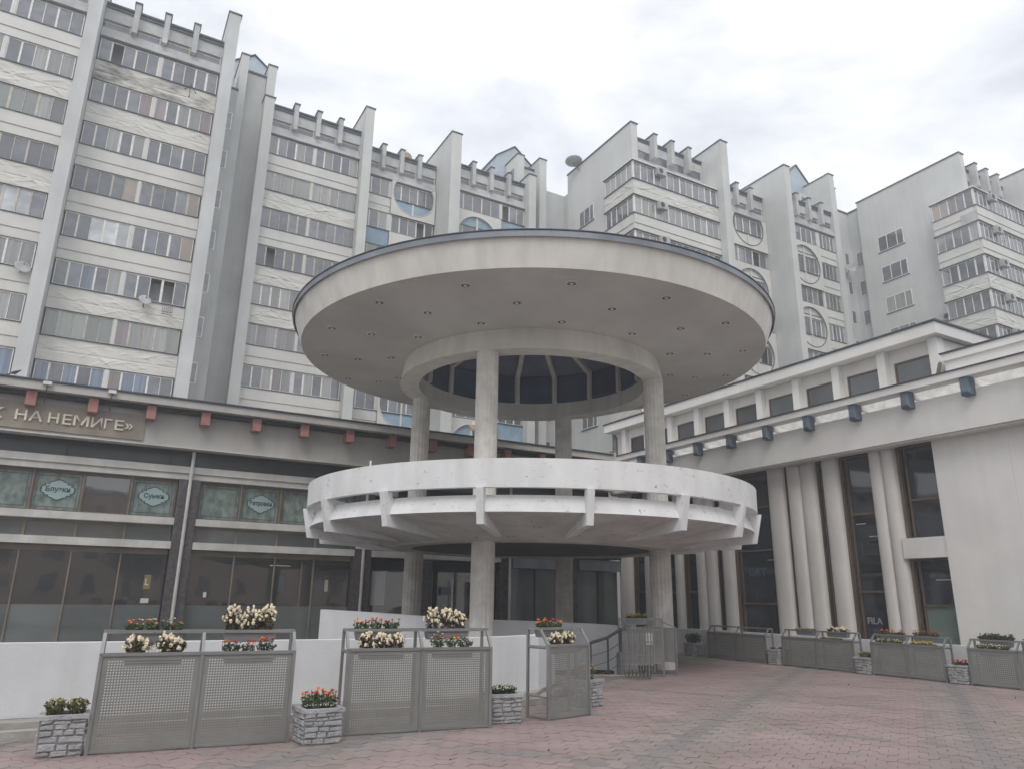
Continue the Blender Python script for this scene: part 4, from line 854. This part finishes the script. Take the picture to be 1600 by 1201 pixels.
# ------------------------------------------------------------------ flower stands
def sheet_mesh(w, h, pitch=.0285, hr=.0076):
    """perforated steel sheet, octagonal holes, real openings"""
    key = (round(w, 2), round(h, 2), pitch)
    if key in SH: return SH[key]
    nx = int((w-.09)/pitch); nz = int((h-.09)/pitch); x0 = (w-nx*pitch)/2; z0 = (h-nz*pitch)/2; t = MB(); V = {}
    def vv(x, z):
        k = (round(x, 5), round(z, 5))
        if k not in V: V[k] = len(t.v); t.v.append((x, 0, z))
        return V[k]
    for i in range(nx):
        for j in range(nz):
            xa, za = x0+i*pitch, z0+j*pitch; xb, zb = xa+pitch, za+pitch; xc, zc = xa+pitch/2, za+pitch/2
            O = [vv(xb, zc), vv(xb, zb), vv(xc, zb), vv(xa, zb), vv(xa, zc), vv(xa, za), vv(xc, za), vv(xb, za)]
            I = []
            for k in range(8): I.append(len(t.v)); t.v.append((xc+hr*cos(k*pi/4), 0, zc+hr*sin(k*pi/4)))
            t.add([(O[k], O[(k+1) % 8], I[(k+1) % 8], I[k]) for k in range(8)])
    for a, b, c, d in ((0, w, 0, z0), (0, w, h-z0, h), (0, x0, z0, h-z0), (w-x0, w, z0, h-z0)):
        n = len(t.v); t.v += [(a, 0, c), (b, 0, c), (b, 0, d), (a, 0, d)]; t.add([(n, n+1, n+2, n+3)])
    me = bpy.data.meshes.new('perforated_sheet'); me.from_pydata(t.v, [], t.f); me.materials.append(M['galv']); SH[key] = me; return me
SH = {}
def stand(label, loc, rz, W_, units=2, H=1.0, T_=1.23, D_=.34, z0=.03, pitch=.0285, side=False):
    """local frame: front sheet on y=0 facing -y, x 0..W_, back posts at y=D_"""
    P = thing('flower_stand', label, 'flower stand', loc, rz, 'perforated steel flower stands', local=True); w = W_/units; r = .035
    for k in range(units):
        o = bpy.data.objects.new('perforated_panel', sheet_mesh(w-.036, H-z0-.02, pitch)); COL.objects.link(o); o.parent = P; o.location = (w*k+.018, 0, z0+.01)
    DT = .14
    for k in range(units+1):
        x = w*k
        t = MB(); t.bar((x, 0, 0), (x, 0, H), r); t.bar((x, 0, H), (x, DT+.02, T_-.01), r); t.bar((x, DT, T_), (x, D_, T_), r) if T_ else 0; t.bar((x, D_, 0), (x, D_, T_), r); t.bar((x, 0, H-.02), (x, D_, H-.02), r*.8); t.bar((x, 0, .02), (x, D_, .02), r*.8); t.bar((x, 0, .3), (x, D_, .3), r*.6)
        t.build('post', M['tube'], P)
    MB().bar((0, 0, H), (W_, 0, H), r).build('front_rail', M['tube'], P); MB().bar((0, DT+.02, T_), (W_, DT+.02, T_), r).build('top_rail', M['tube'], P); MB().bar((0, D_, T_), (W_, D_, T_), r).build('back_rail', M['tube'], P)
    MB().bar((0, 0, z0), (W_, 0, z0), r*.7).build('bottom_rail', M['tube'], P); MB().box(0, W_, .05, D_, H-.05, H-.03).build('shelf', M['tube'], P)
    if side: MB().box(-.01, .0, .02, D_, z0+.25, H).build('side_sheet', M['galv'], P)
    return P
def fbox(label, loc, rz, w=.62, d=.15, h=.13):
    P = thing('flower_box', label, 'flower box', loc, rz, 'grey flower boxes', local=True); t = MB()
    prof = [(-w/2+.02, 0), (w/2-.02, 0), (w/2, h), (-w/2, h)]
    b0, b1 = d/2-.02, d/2; n = 0
    t.v += [(-w/2+.03, -b0, 0), (w/2-.03, -b0, 0), (w/2-.03, b0, 0), (-w/2+.03, b0, 0), (-w/2, -b1, h), (w/2, -b1, h), (w/2, b1, h), (-w/2, b1, h)]
    i_ = .012; t.v += [(-w/2+i_, -b1+i_, h), (w/2-i_, -b1+i_, h), (w/2-i_, b1-i_, h), (-w/2+i_, b1-i_, h), (-w/2+i_, -b1+i_, h-.02), (w/2-i_, -b1+i_, h-.02), (w/2-i_, b1-i_, h-.02), (-w/2+i_, b1-i_, h-.02)]
    t.add([(3, 2, 1, 0)]+[(k, (k+1) % 4, 4+(k+1) % 4, 4+k) for k in range(4)]+[(4+k, 4+(k+1) % 4, 8+(k+1) % 4, 8+k) for k in range(4)]+[(8+k, 8+(k+1) % 4, 12+(k+1) % 4, 12+k) for k in range(4)])
    t.build('trough', M['box'], P); MB().box(-w/2-.012, w/2+.012, -b1-.012, -b1-.001, h-.025, h).build('rim', M['box'], P)
    s = MB(); s.v += [(-w/2+i_, -b1+i_, h-.02), (w/2-i_, -b1+i_, h-.02), (w/2-i_, b1-i_, h-.02), (-w/2+i_, b1-i_, h-.02)]; s.add([(0, 1, 2, 3)]); s.build('soil', M['soil'], P); return P
def leafq(t, p, s, rr, up=.5):
    d = Vector((rr.uniform(-1, 1), rr.uniform(-1, 1), rr.uniform(-.3, 1))).normalized(); w = d.cross(Vector((rr.uniform(-1, 1), rr.uniform(-1, 1), rr.uniform(-1, 1)))).normalized()
    n = len(t.v); p = Vector(p); t.v += [tuple(p-d*s*.5), tuple(p+w*s*.32), tuple(p+d*s*.6), tuple(p-w*s*.32)]; t.add([(n, n+1, n+2, n+3)])
def plant(label, loc, rz, kind, w, h, d=.13, seed=0, clumps=None, dens=1.0):
    rr = random.Random(seed); P = thing('flowering_plant', label, 'plant', loc, rz, None, local=True)
    lm = {'beg': 'leaf1', 'mar': 'leaf2', 'mix': 'leaf2', 'white': 'leaf2', 'olive': 'leaf3', 'bush': 'leaf4', 'red': 'leaf2', 'yel': 'leaf2', 'wand': 'leaf2', 'dry': 'leaf3'}[kind]
    clumps = clumps or [(x/100., w*.25) for x in range(int(-w*35), int(w*36), max(1, int(w*23)))]
    if kind in ('mar', 'mix', 'red') and len(clumps) > 2 and w > .4: clumps = [(-w*.36, .095), (-w*.04, .075), (w*.30, .11)]
    if kind == 'beg' and len(clumps) > 2: clumps = [(-w*.34, w*.17), (w*.02, w*.20), (w*.30, w*.17)] if seed % 2 else [(-w*.30, w*.20), (w*.20, w*.17), (w*.36, w*.15)]
    if kind in ('mar', 'mix', 'red'): dens *= .62
    t = MB(); fl = {}
    def F_(k): return fl.setdefault(k, MB())
    for cx0, cr in clumps:
        N_ = int(330*dens*(cr/.12)**1.4)
        hh = h*rr.uniform(.85, 1.05)
        for _ in range(N_):
            a = rr.uniform(0, 2*pi); q = rr.random()**.4; e = rr.uniform(0, 1); x = cx0+cr*q*cos(a)*(.65+.5*e); y = d*.62*q*sin(a)*(.7+.6*e); z = hh*(e**.8)*(1-.35*q*q)
            leafq(t, (x, y, z), rr.uniform(.025, .05), rr)
        def surf(lo=.35):
            a = rr.uniform(0, 2*pi); e = rr.uniform(0, 1)**.6; q = math.sqrt(max(0, 1-(e*.95)**2)); return (cx0+cr*1.05*q*cos(a), d*.68*q*sin(a), hh*(lo+(1.02-lo)*e))
        if kind == 'beg':
            for _ in range(int(48*dens*(cr/.12))):
                p = surf(.2); q_ = rr.uniform(.72, 1.22); p = (cx0+(p[0]-cx0)*q_, p[1]*q_, p[2]*rr.uniform(.85, 1.12)); s = rr.uniform(.012, .020)
                for _ in range(2): F_('petw').blob((p[0]+rr.uniform(-.01, .01), p[1]+rr.uniform(-.01, .01), p[2]+rr.uniform(-.006, .018)), s, 5, s*rr.uniform(.8, 1.5))
        elif kind in ('mar', 'mix', 'red', 'yel'):
            cols = {'mar': ['peto', 'peto', 'petr'], 'mix': ['peto', 'pety', 'petr', 'petp', 'petp'], 'red': ['petr', 'peto', 'petr'], 'yel': ['pety', 'pety']}[kind]
            for _ in range(int(15*dens*(cr/.12))+3):
                p = surf(.75); s = rr.uniform(.012, .022); c = rr.choice(cols)
                if c == 'petp': s *= .6
                up = rr.uniform(.0, .055); F_(c).blob((p[0], p[1], p[2]+up), s, 7, s*.6); t.tube((p[0], p[1], p[2]-.05), (p[0], p[1], p[2]+up), .003, 4)
        elif kind == 'white':
            for _ in range(int(60*dens*(cr/.12))):
                p = surf(.6); F_('petp').blob(p, rr.uniform(.006, .010), 5)
        elif kind == 'olive':
            for _ in range(12): p = surf(.7); F_('pety').blob(p, .008, 5)
        elif kind == 'wand':
            for _ in range(7):
                x = cx0+rr.uniform(-cr, cr); z = hh*rr.uniform(1.0, 1.4); t.tube((x, 0, 0), (x+rr.uniform(-.02, .02), 0, z), .006, 4)
                for q in range(14): leafq(t, (x+rr.uniform(-.02, .02), rr.uniform(-.02, .02), z*rr.uniform(.4, 1)), .03, rr)
        elif kind == 'dry':
            for _ in range(18): p = surf(.3); F_('petw').blob(p, .012, 5)
    for _ in range(0 if kind in ('olive', 'bush', 'white') else int(8*dens)):
        x = rr.uniform(-w/2, w/2); z = h*rr.uniform(.6, 1.25); t.tube((x, 0, 0), (x+rr.uniform(-.05, .05), rr.uniform(-.05, .05), z), .003, 4)
        for q in range(5): leafq(t, (x+rr.uniform(-.03, .03), rr.uniform(-.06, .05), z*rr.uniform(.3, 1)), rr.uniform(.02, .04), rr)
    t.build('foliage', M[lm], P)
    for k, f in fl.items(): f.build('blossoms', M[k], P)
    return P
def rotp(loc, rz, x, y, z): return (loc[0]+x*cos(rz)-y*sin(rz), loc[1]+x*sin(rz)+y*cos(rz), loc[2]+z)
def dress(loc, rz, H, T_, items, tagw, sx=1.0):
    """items: (x, level, kind, w, h, words) level 'lo' on the front shelf, 'hi' on the top rails"""
    for i, (x, lv, kind, w, h, words) in enumerate(items):
        y, z = (.085, H-.13) if lv == 'lo' else (.25, T_-.125)
        bw = max(w, .5)
        fbox('grey trough %s' % words[1], rotp(loc, rz, x, y, z), rz, bw*sx, .15 if lv == 'lo' else .17)
        plant(words[0], rotp(loc, rz, x, y, z+.11), rz, kind, w, h, seed=hash(words[0]) % 1000 if False else len(words[0])*7+i*13, dens=1.0)
def frame_of(a, b): return atan2(b[1]-a[1], b[0]-a[0]), hypot(b[0]-a[0], b[1]-a[1])
# near stands
a, b = (.31, 9.62), (2.36, 9.47); rz, w = frame_of(a, b); s1 = (a[0], a[1], 0)
stand('nearest double flower stand at left, perforated grey front', s1, rz, w)
dress(s1, rz, 1.0, 1.23, [(.52, 'lo', 'beg', .62, .20, ('cream begonias in the front trough of the nearest stand, left half', 'in the front of the nearest stand, left half, with cream begonias')),
    (.50, 'hi', 'mix', .62, .12, ('orange and white marigolds atop the nearest stand, left half', 'on top of the nearest stand, left half, with orange marigolds')),
    (1.55, 'lo', 'red', .60, .13, ('sparse red and yellow flowers in the front of the nearest stand, right half', 'in the front of the nearest stand, right half, with red flowers')),
    (1.55, 'hi', 'beg', .62, .27, ('tall cream begonias atop the nearest stand, right half', 'on top of the nearest stand, right half, with tall begonias'))], 'nearest')
a, b = (3.06, 9.58), (5.0, 9.40); rz, w = frame_of(a, b); s2 = (a[0], a[1], 0)
stand('second double flower stand from the left, before the round pavilion', s2, rz, w)
dress(s2, rz, 1.0, 1.23, [(.45, 'lo', 'beg', .60, .20, ('cream begonias in the front trough of the second stand, left half', 'in the front of the second stand, left half, with cream begonias')),
    (.42, 'hi', 'mar', .60, .13, ('small orange and red marigolds atop the second stand, left half', 'on top of the second stand, left half, with small marigolds')),
    (1.42, 'lo', 'mix', .58, .16, ('orange and white marigolds in the front of the second stand, right half', 'in the front of the second stand, right half, with orange marigolds')),
    (1.38, 'hi', 'beg', .60, .27, ('bushy cream begonias atop the second stand, right half', 'on top of the second stand, right half, with bushy begonias'))], 'second')
a, b = (6.02, 9.56), (6.86, 9.80); rz, w = frame_of(a, b); s3 = (a[0], a[1], 0)
stand('single turned flower stand beside the stair railing', s3, rz-.05, w*1.0, 1, D_=.42)
dress(s3, rz, 1.0, 1.23, [(.40, 'lo', 'beg', .50, .2, ('cream begonias in the front of the single turned stand', 'in the front of the single turned stand')),
    (.30, 'hi', 'mar', .46, .12, ('orange marigolds atop the single turned stand', 'on top of the single turned stand'))], 'single')
rz4 = radians(-39); s4 = (11.05, 14.47, 0)
stand('flower stand with an open back beside the folded gate', s4, rz4, 1.0, 1, D_=.3, z0=.28, side=True)
dress(s4, rz4, 1.0, 1.23, [(.42, 'hi', 'yel', .42, .1, ('low yellow flowers on the stand beside the folded gate', 'on the stand beside the folded gate'))], 'gate')
o = bpy.data.objects.new('x', None)
Fs = thing('steel_screen', 'grey perforated screen panel right of the folded gate', 'screen', (12.04, 13.9, 0), local=False)
t = MB(); pa, pb = Vector((12.15, 13.78)), Vector((11.75, 14.25)); 
t.ext([(pa.x, pa.y, .30), (pb.x, pb.y, .30), (pb.x, pb.y, 1.05), (pa.x, pa.y, 1.05)], (.012, .010, 0)); t.build('sheet', M['galv'], Fs)
t = MB(); t.bar((pa.x, pa.y, 0), (pa.x, pa.y, 1.06), .035); t.bar((pb.x, pb.y, 0), (pb.x, pb.y, 1.06), .035); t.bar((pa.x, pa.y, .02), (pb.x-.4, pb.y+.3, .02), .03); t.bar((pa.x, pa.y, 1.06), (11.72, 13.98, 1.25), .03); t.build('frame', M['tube'], Fs)
# far right row, sheets facing -X
FR = [((16.98, 17.78), (16.98, 15.52), 'farthest double stand of the right-hand row', []),
      ((16.98, 14.93), (16.98, 12.72), 'second farthest double stand of the right-hand row',
       [(.62, 'hi', 'dry', .55, .08, ('thin greyish plants on the second farthest right-row stand, far half', 'on top of the second farthest right-row stand, far half')),
        (1.62, 'hi', 'beg', .6, .13, ('cream begonias on the second farthest right-row stand, near half', 'on top of the second farthest right-row stand, near half')),
        (1.55, 'lo', 'olive', .55, .08, ('low green plants in the front of the second farthest right-row stand', 'in the front of the second farthest right-row stand'))]),
      ((16.98, 12.22), (16.98, 10.42), 'third double stand of the right-hand row, with orange flowers',
       [(.45, 'hi', 'mar', .6, .10, ('orange marigolds on the third right-row stand, far half', 'on top of the third right-row stand, far half')),
        (.45, 'lo', 'dry', .6, .12, ('pale trailing plants in the front of the third right-row stand', 'in the front of the third right-row stand')),
        (1.30, 'hi', 'red', .6, .12, ('faded reddish flowers on the third right-row stand, near half', 'on top of the third right-row stand, near half')),
        (1.30, 'lo', 'yel', .5, .06, ('sparse low flowers in the front of the third right-row stand, near half', 'in the front of the third right-row stand, near half'))]),
      ((16.98, 9.88), (16.98, 7.9), 'nearest double stand of the right-hand row at the photo edge',
       [(.5, 'hi', 'wand', .65, .13, ('upright green wands with pale blooms on the nearest right-row stand', 'on top of the nearest right-row stand, far half')),
        (.5, 'lo', 'dry', .6, .14, ('pale dry flowers in the front of the nearest right-row stand', 'in the front of the nearest right-row stand, far half')),
        (1.35, 'hi', 'olive', .5, .10, ('leafy plant on the nearest right-row stand at the photo edge', 'on top of the nearest right-row stand, near half'))])]
for a, b, lab, items in FR:
    rz, w = frame_of(a, b); l_ = (a[0], a[1], 0); stand(lab, l_, rz, w, 2, H=.745, T_=.93, D_=.3, z0=.05, pitch=.04)
    dress(l_, rz, .745, .93, items, 'r')

# ------------------------------------------------------------------ cast stone planters
def planter(label, loc, rz, w, d, h, seed, pieces=True):
    rr = random.Random(seed); P = thing('stone_planter', label, 'planter', loc, rz, 'cast stone planters', local=True); tw = w+.03
    b = MB(); b.v += [(-w/2, -d/2, 0), (w/2, -d/2, 0), (w/2, d/2, 0), (-w/2, d/2, 0), (-tw/2, -d/2-.015, h-.02), (tw/2, -d/2-.015, h-.02), (tw/2, d/2+.015, h-.02), (-tw/2, d/2+.015, h-.02)]
    b.add([(3, 2, 1, 0), (4, 5, 6, 7)]+[(k, (k+1) % 4, 4+(k+1) % 4, 4+k) for k in range(4)]); b.build('body', M['mortar'], P)
    t = MB(); e = .02
    for q in ((-tw/2-e, tw/2+e, -d/2-.035, -d/2+.03), (-tw/2-e, tw/2+e, d/2-.03, d/2+.035), (-tw/2-e, -tw/2+.04, -d/2+.03, d/2-.03), (tw/2-.04, tw/2+e, -d/2+.03, d/2-.03)): t.box(q[0], q[1], q[2], q[3], h-.03, h+.012)
    t.build('rim', M['stone'], P); MB().box(-tw/2+.03, tw/2-.03, -d/2+.03, d/2-.03, h-.02, h-.015).build('soil', M['soil'], P)
    allst = MB()
    for face in range(4):
        L_ = w if face % 2 == 0 else d; z = .012; rows = 6
        while z < h-.05:
            rh = min(rr.uniform(.04, .075), h-.035-z); x = -L_/2+.002
            while x < L_/2-.01:
                bw = rr.uniform(.09, .20); x1 = min(x+bw, L_/2+.004)
                if L_/2-x1 < .05: x1 = L_/2+.004
                k = (z+rh/2)/h; grow = 1+.03/w*k
                pr = rr.uniform(.010, .026); m_ = .006; zz0 = z+rr.uniform(-.004, .008); zz1 = z+rh-rr.uniform(-.004, .012)
                c = [(x+m_, zz0+rr.uniform(-.006, .012)), (x1-m_, zz0+rr.uniform(-.006, .012)), (x1-m_*rr.uniform(.5, 2), zz1), ((x+x1)/2, zz1+rr.uniform(-.012, .010)), (x+m_*rr.uniform(.5, 2), zz1-rr.uniform(-.004, .014))]
                st = MB() if (pieces and face in (0, 3)) else allst; n = len(st.v)
                cxm = sum(p[0] for p in c)/5; czm = sum(p[1] for p in c)/5; off = (L_ and (d if face % 2 == 0 else w))/2
                def tr(px, pz, o_):
                    px *= grow; o2 = off+.0145*(pz/h)+o_
                    return {0: (px, -o2, pz), 1: (o2, px, pz), 2: (-px, o2, pz), 3: (-o2, -px, pz)}[face]
                for px, pz in c: st.v.append(tr(px, pz, -.01))
                for px, pz in c: st.v.append(tr(cxm+(px-cxm)*.96, czm+(pz-czm)*.93, pr*.6))
                for px, pz in c: st.v.append(tr(cxm+(px-cxm)*.82, czm+(pz-czm)*.7, pr))
                for r_ in (0, 5): st.add([(n+r_+i, n+r_+(i+1) % 5, n+r_+5+(i+1) % 5, n+r_+5+i) for i in range(5)])
                st.add([tuple(n+10+i for i in range(5))])
                if st is not allst: st.build('stone', M['stone'], P, smooth=False)
                x = x1
            z += rh
    if allst.v: o = allst.build('stonework', M['stone'], P); o['kind'] = 'stuff'
    return P
def pl_(label, x, y, rz, w, h, seed, pk, pieces=True, plw=None):
    planter(label, (x, y, 0), rz, w, w*.9, h, seed, pieces)
    for i, (dx, kind, pw, ph, lab) in enumerate(pk): plant(lab, (x+dx*cos(rz), y+dx*sin(rz), h-.01), rz, kind, pw, ph, d=w*.55, seed=seed*5+i, clumps=[(0, pw/2)] if pw < .25 else [(-pw*.28, pw*.26), (0, pw*.3), (pw*.28, pw*.26)], dens=1.2)
pl_('stone planter at far left with two round olive plants', .06, 9.79, -.02, .40, .40, 41, [(-.10, 'olive', .19, .18, 'round olive-yellow plant in the far left planter, left one'), (.11, 'olive', .20, .19, 'round olive-yellow plant in the far left planter, right one')])
pl_('stone planter with orange marigolds between the two double stands', 2.68, 9.37, .05, .43, .375, 42, [(0, 'white', .34, .07, 'white edging flowers around the marigold planter'), (0, 'mar', .38, .17, 'orange and red marigolds in the planter between double stands')])
pl_('stone planter with dense green flowers right of the second stand', 5.37, 9.75, -.12, .42, .37, 43, [(0, 'white', .38, .13, 'dense green plant with tiny white flowers by the turned stand')])
pl_('stone planter half hidden behind the single turned stand', 7.40, 10.62, .2, .40, .40, 44, [(0, 'mix', .30, .24, 'tall straggly yellow flowers behind the turned stand')])
pl_('stone planter with a round dark shrub at the far wall', 17.15, 18.6, 0, .42, .38, 45, [(0, 'bush', .5, .33, 'round dark green shrub beside the far white wall')], False)
pl_('stone planter between the first and second far right-row stands', 17.1, 15.22, 0, .40, .40, 46, [(0, 'dry', .34, .07, 'low pale dry plants between the two farthest right-row stands')], False)
pl_('stone planter between the second and third right-row stands', 17.1, 12.46, 0, .40, .38, 47, [(0, 'olive', .3, .15, 'ragged green plant between second and third right-row stands')], False)
pl_('stone planter between the two nearest right-row stands', 17.1, 10.14, 0, .40, .38, 48, [(0, 'red', .28, .08, 'reddish brown flowers between the two nearest right-row stands')], False)
for x, y, lab in ((7.32, 12.15, 'small weathered concrete pot on the kerb behind the turned stand, left'), (7.62, 12.45, 'small weathered concrete pot on the kerb behind the turned stand, right')):
    pass

# ------------------------------------------------------------------ dishes, air conditioners, small things
def dish(label, c, r, az, el, m_, tilt=0, arm=True, foot=None):
    P = thing('satellite_dish', label, 'satellite dish', c); d = Vector((sin(az)*cos(el), cos(az)*cos(el), sin(el))); up = d.orthogonal().normalized(); s = d.cross(up); C0 = Vector(c); t = MB(); n = 24
    rings = [0, .35, .7, 1.0]
    for q in rings[1:]:
        for i in range(n): a = 2*pi*i/n; t.v.append(tuple(C0+(up*cos(a)+s*sin(a))*r*q+d*(r*.28*q*q)))
    t.v.append(tuple(C0))
    t.add([(3*n, i, (i+1) % n) for i in range(n)])
    for k in range(2): t.add([(k*n+i, (k+1)*n+i, (k+1)*n+(i+1) % n, k*n+(i+1) % n) for i in range(n)])
    o = t.build('reflector', m_, P, smooth=True); sm = o.modifiers.new('th', 'SOLIDIFY'); sm.thickness = .02
    f = C0+d*r*.95; MB().tube(tuple(C0-up*r*.9+d*r*.25), tuple(f), .014).build('feed_arm', M['tube'], P); MB().tube(tuple(f-d*.06), tuple(f+d*.06), .04).build('feed_horn', M['tube'], P)
    ft = Vector(foot) if foot else C0-d*.4; t = MB(); t.tube(tuple(C0-d*.02), tuple(C0-d*.15), .05); t.tube(tuple(C0-d*.12), tuple(ft), .03); t.build('bracket', M['dark'], P); return P
dish('large round grey satellite dish on the parapet of the tall end block', (30.75, 44.8, 36.75), .72, radians(20), radians(80), M['dish'], foot=(31.3, 44.6, 36.0))
dish('rusty beige satellite dish standing on the roof behind the bays', (17.7, 50.0, 35.75), .62, radians(190), radians(10), M['dishr'])
dish('white satellite dish on the leftmost balcony bay', (-4.85, 41.0, 16.95), .36, radians(160), radians(25), M['dish'], foot=(-4.9, 41.2, 16.7))
dish('small white satellite dish below the open balcony window', (.72, 42.35, 16.9), .33, radians(165), radians(25), M['dish'], foot=(.72, 42.7, 16.6))
dish('white satellite dish in the dark recess beside the right end wall', (55.7, 37.8, 30.3), .45, radians(200), radians(20), M['dish'], foot=(55.9, 38.3, 30.1))
def ac(label, x, y, z, side='x'):
    P = thing('air_conditioner', label, 'air conditioner', (x, y, z))
    if side == 'x':
        MB().box(x-.34, x, y-.4, y+.4, z, z+.55).build('casing', M['dish'], P); t = MB(); n = 20
        t.tube((x-.345, y-.12, z+.28), (x-.36, y-.12, z+.28), .2, 20).build('fan_grille', M['dark'], P)
    else:
        MB().box(x-.4, x+.4, y-.34, y, z, z+.55).build('casing', M['dish'], P); MB().tube((x-.12, y-.345, z+.28), (x-.12, y-.36, z+.28), .2, 20).build('fan_grille', M['dark'], P)
    return P
ac('white air conditioner on the end wall above the hall roof corner', 56.4, 30.5, 23.1)
for i, (z, w_) in enumerate(((31.9, 'topmost'), (29.1, 'second'), (26.3, 'third'))): ac('%s of the boxes hung on the balconies of the tall end block' % w_, 33.0, 36.86, z, 'y')
for i, (z, w_) in enumerate(((31.9, 'topmost'), (29.1, 'second'), (26.3, 'third'), (23.5, 'fourth'), (20.7, 'lowest'))): ac('%s air conditioner in the column on the right end block' % w_, 57.5, 26.46, z, 'y')
P = thing('balcony_grille', 'small dark ornamental grille box below the open balcony window', 'grille', (1.9, 42.5, 16.4))
for k in range(6): MB().bar((1.65+k*.1, 42.35, 16.35), (1.65+k*.1, 42.35, 16.9), .015).build('bar', M['dark'], P)
t = MB(); [t.bar((1.63, 42.35, z), (2.17, 42.35, z), .02) for z in (16.35, 16.5, 16.9)]; [t.bar((1.65, 42.35, 16.35+.1*k), (2.15, 42.35, 16.55+.1*k), .014) for k in range(4)]; t.build('scroll', M['dark'], P)
P = thing('wall_antenna', 'small black antenna bracket on the soot-stained sheeting', 'antenna', (1.3, 42.5, 30.6))
MB().tube((1.3, 42.3, 31.1), (1.3, 42.3, 30.2), .02).tube((1.3, 42.3, 30.95), (1.05, 42.3, 30.6), .018).tube((1.3, 42.3, 30.95), (1.6, 42.3, 30.55), .018).build('arms', M['dark'], P); MB().blob((1.03, 42.3, 30.58), .05).blob((1.62, 42.3, 30.52), .05).blob((1.3, 42.3, 30.15), .05).build('ends', M['dark'], P)
P = thing('lamp_post', 'street lamp with a beige globe seen between the pavilion columns', 'street lamp', (19.0, 38.5, 7.7)); MB().tube((19.0, 38.5, 7.7), (19.0, 38.5, 11.2), .05).build('pole', M['rail'], P); MB().blob((19.0, 38.5, 11.5), .32, 14).build('globe', M['lampg'], P, smooth=True)
P = thing('brick_chimney', 'narrow bare brick shaft beside the right-hand recess', 'brick shaft', (53.9, 36.6, 18)); MB().box(53.6, 54.2, 36.9, 37.55, 8, 22.2).build('shaft', M['brick'], P)
# opposite side of the street, behind the camera: only reflections show it
Op = thing('street_building', 'brown rendered row building across the street behind the camera', 'building', (0, -48, 0))
MB().box(-70, 70, -60, -48, -.2, 13).build('wall', mat('brown_render', (.52, .36, .27), var=.1), Op); MB().box(-70.3, 70.3, -60.3, -47.7, 13, 13.5).build('cornice', M['band'], Op)
for i in range(-16, 16):
    for z in (1.5, 5.5, 9.5): bx('window', i*4.2, i*4.2+1.5, -48, -47.95, z, z+2.2, G['dk'], Op)
def tree(x, y, h, lab, seed):
    rr = random.Random(seed); P = thing('street_tree', lab, 'tree', (x, y, -.2)); MB().tube((x, y, -.2), (x, y, h*.5), .22, 8, .12).tube((x, y, h*.4), (x+1.2, y, h*.75), .1, 6, .03).tube((x, y, h*.4), (x-1, y+.6, h*.75), .1, 6, .03).build('trunk', M['fb'], P); t = MB()
    for _ in range(2600):
        a = rr.uniform(0, 2*pi); e = rr.uniform(-1, 1); q = rr.random()**.4; r = h*.36*q*(1+.25*sin(3*a+e*4)); leafq(t, (x+r*cos(a)*math.sqrt(1-e*e), y+r*sin(a)*math.sqrt(1-e*e), h*.66+e*h*.33*q), rr.uniform(.25, .5), rr)
    t.build('crown', M['leaf4'], P)
for i, x in enumerate((-30, -21, -9, 5, 24)): tree(x, -30, 8+i % 3, ['leafy street tree across the road, %s from the left' % w_ for w_ in ('first', 'second', 'third', 'fourth', 'fifth')][i], i)

t = MB(); rr = random.Random(99)
for _ in range(70):
    x, y = rr.uniform(1, 16.5), rr.uniform(5, 15)
    if inside((x, y), fld): leafq(t, (x, y, .012), rr.uniform(.02, .045), rr)
o = t.build('fallen_leaves', M['leaf3']); o['kind'] = 'stuff'; tag(o, 'scattered dry fallen leaves and litter on the paving', 'leaves')
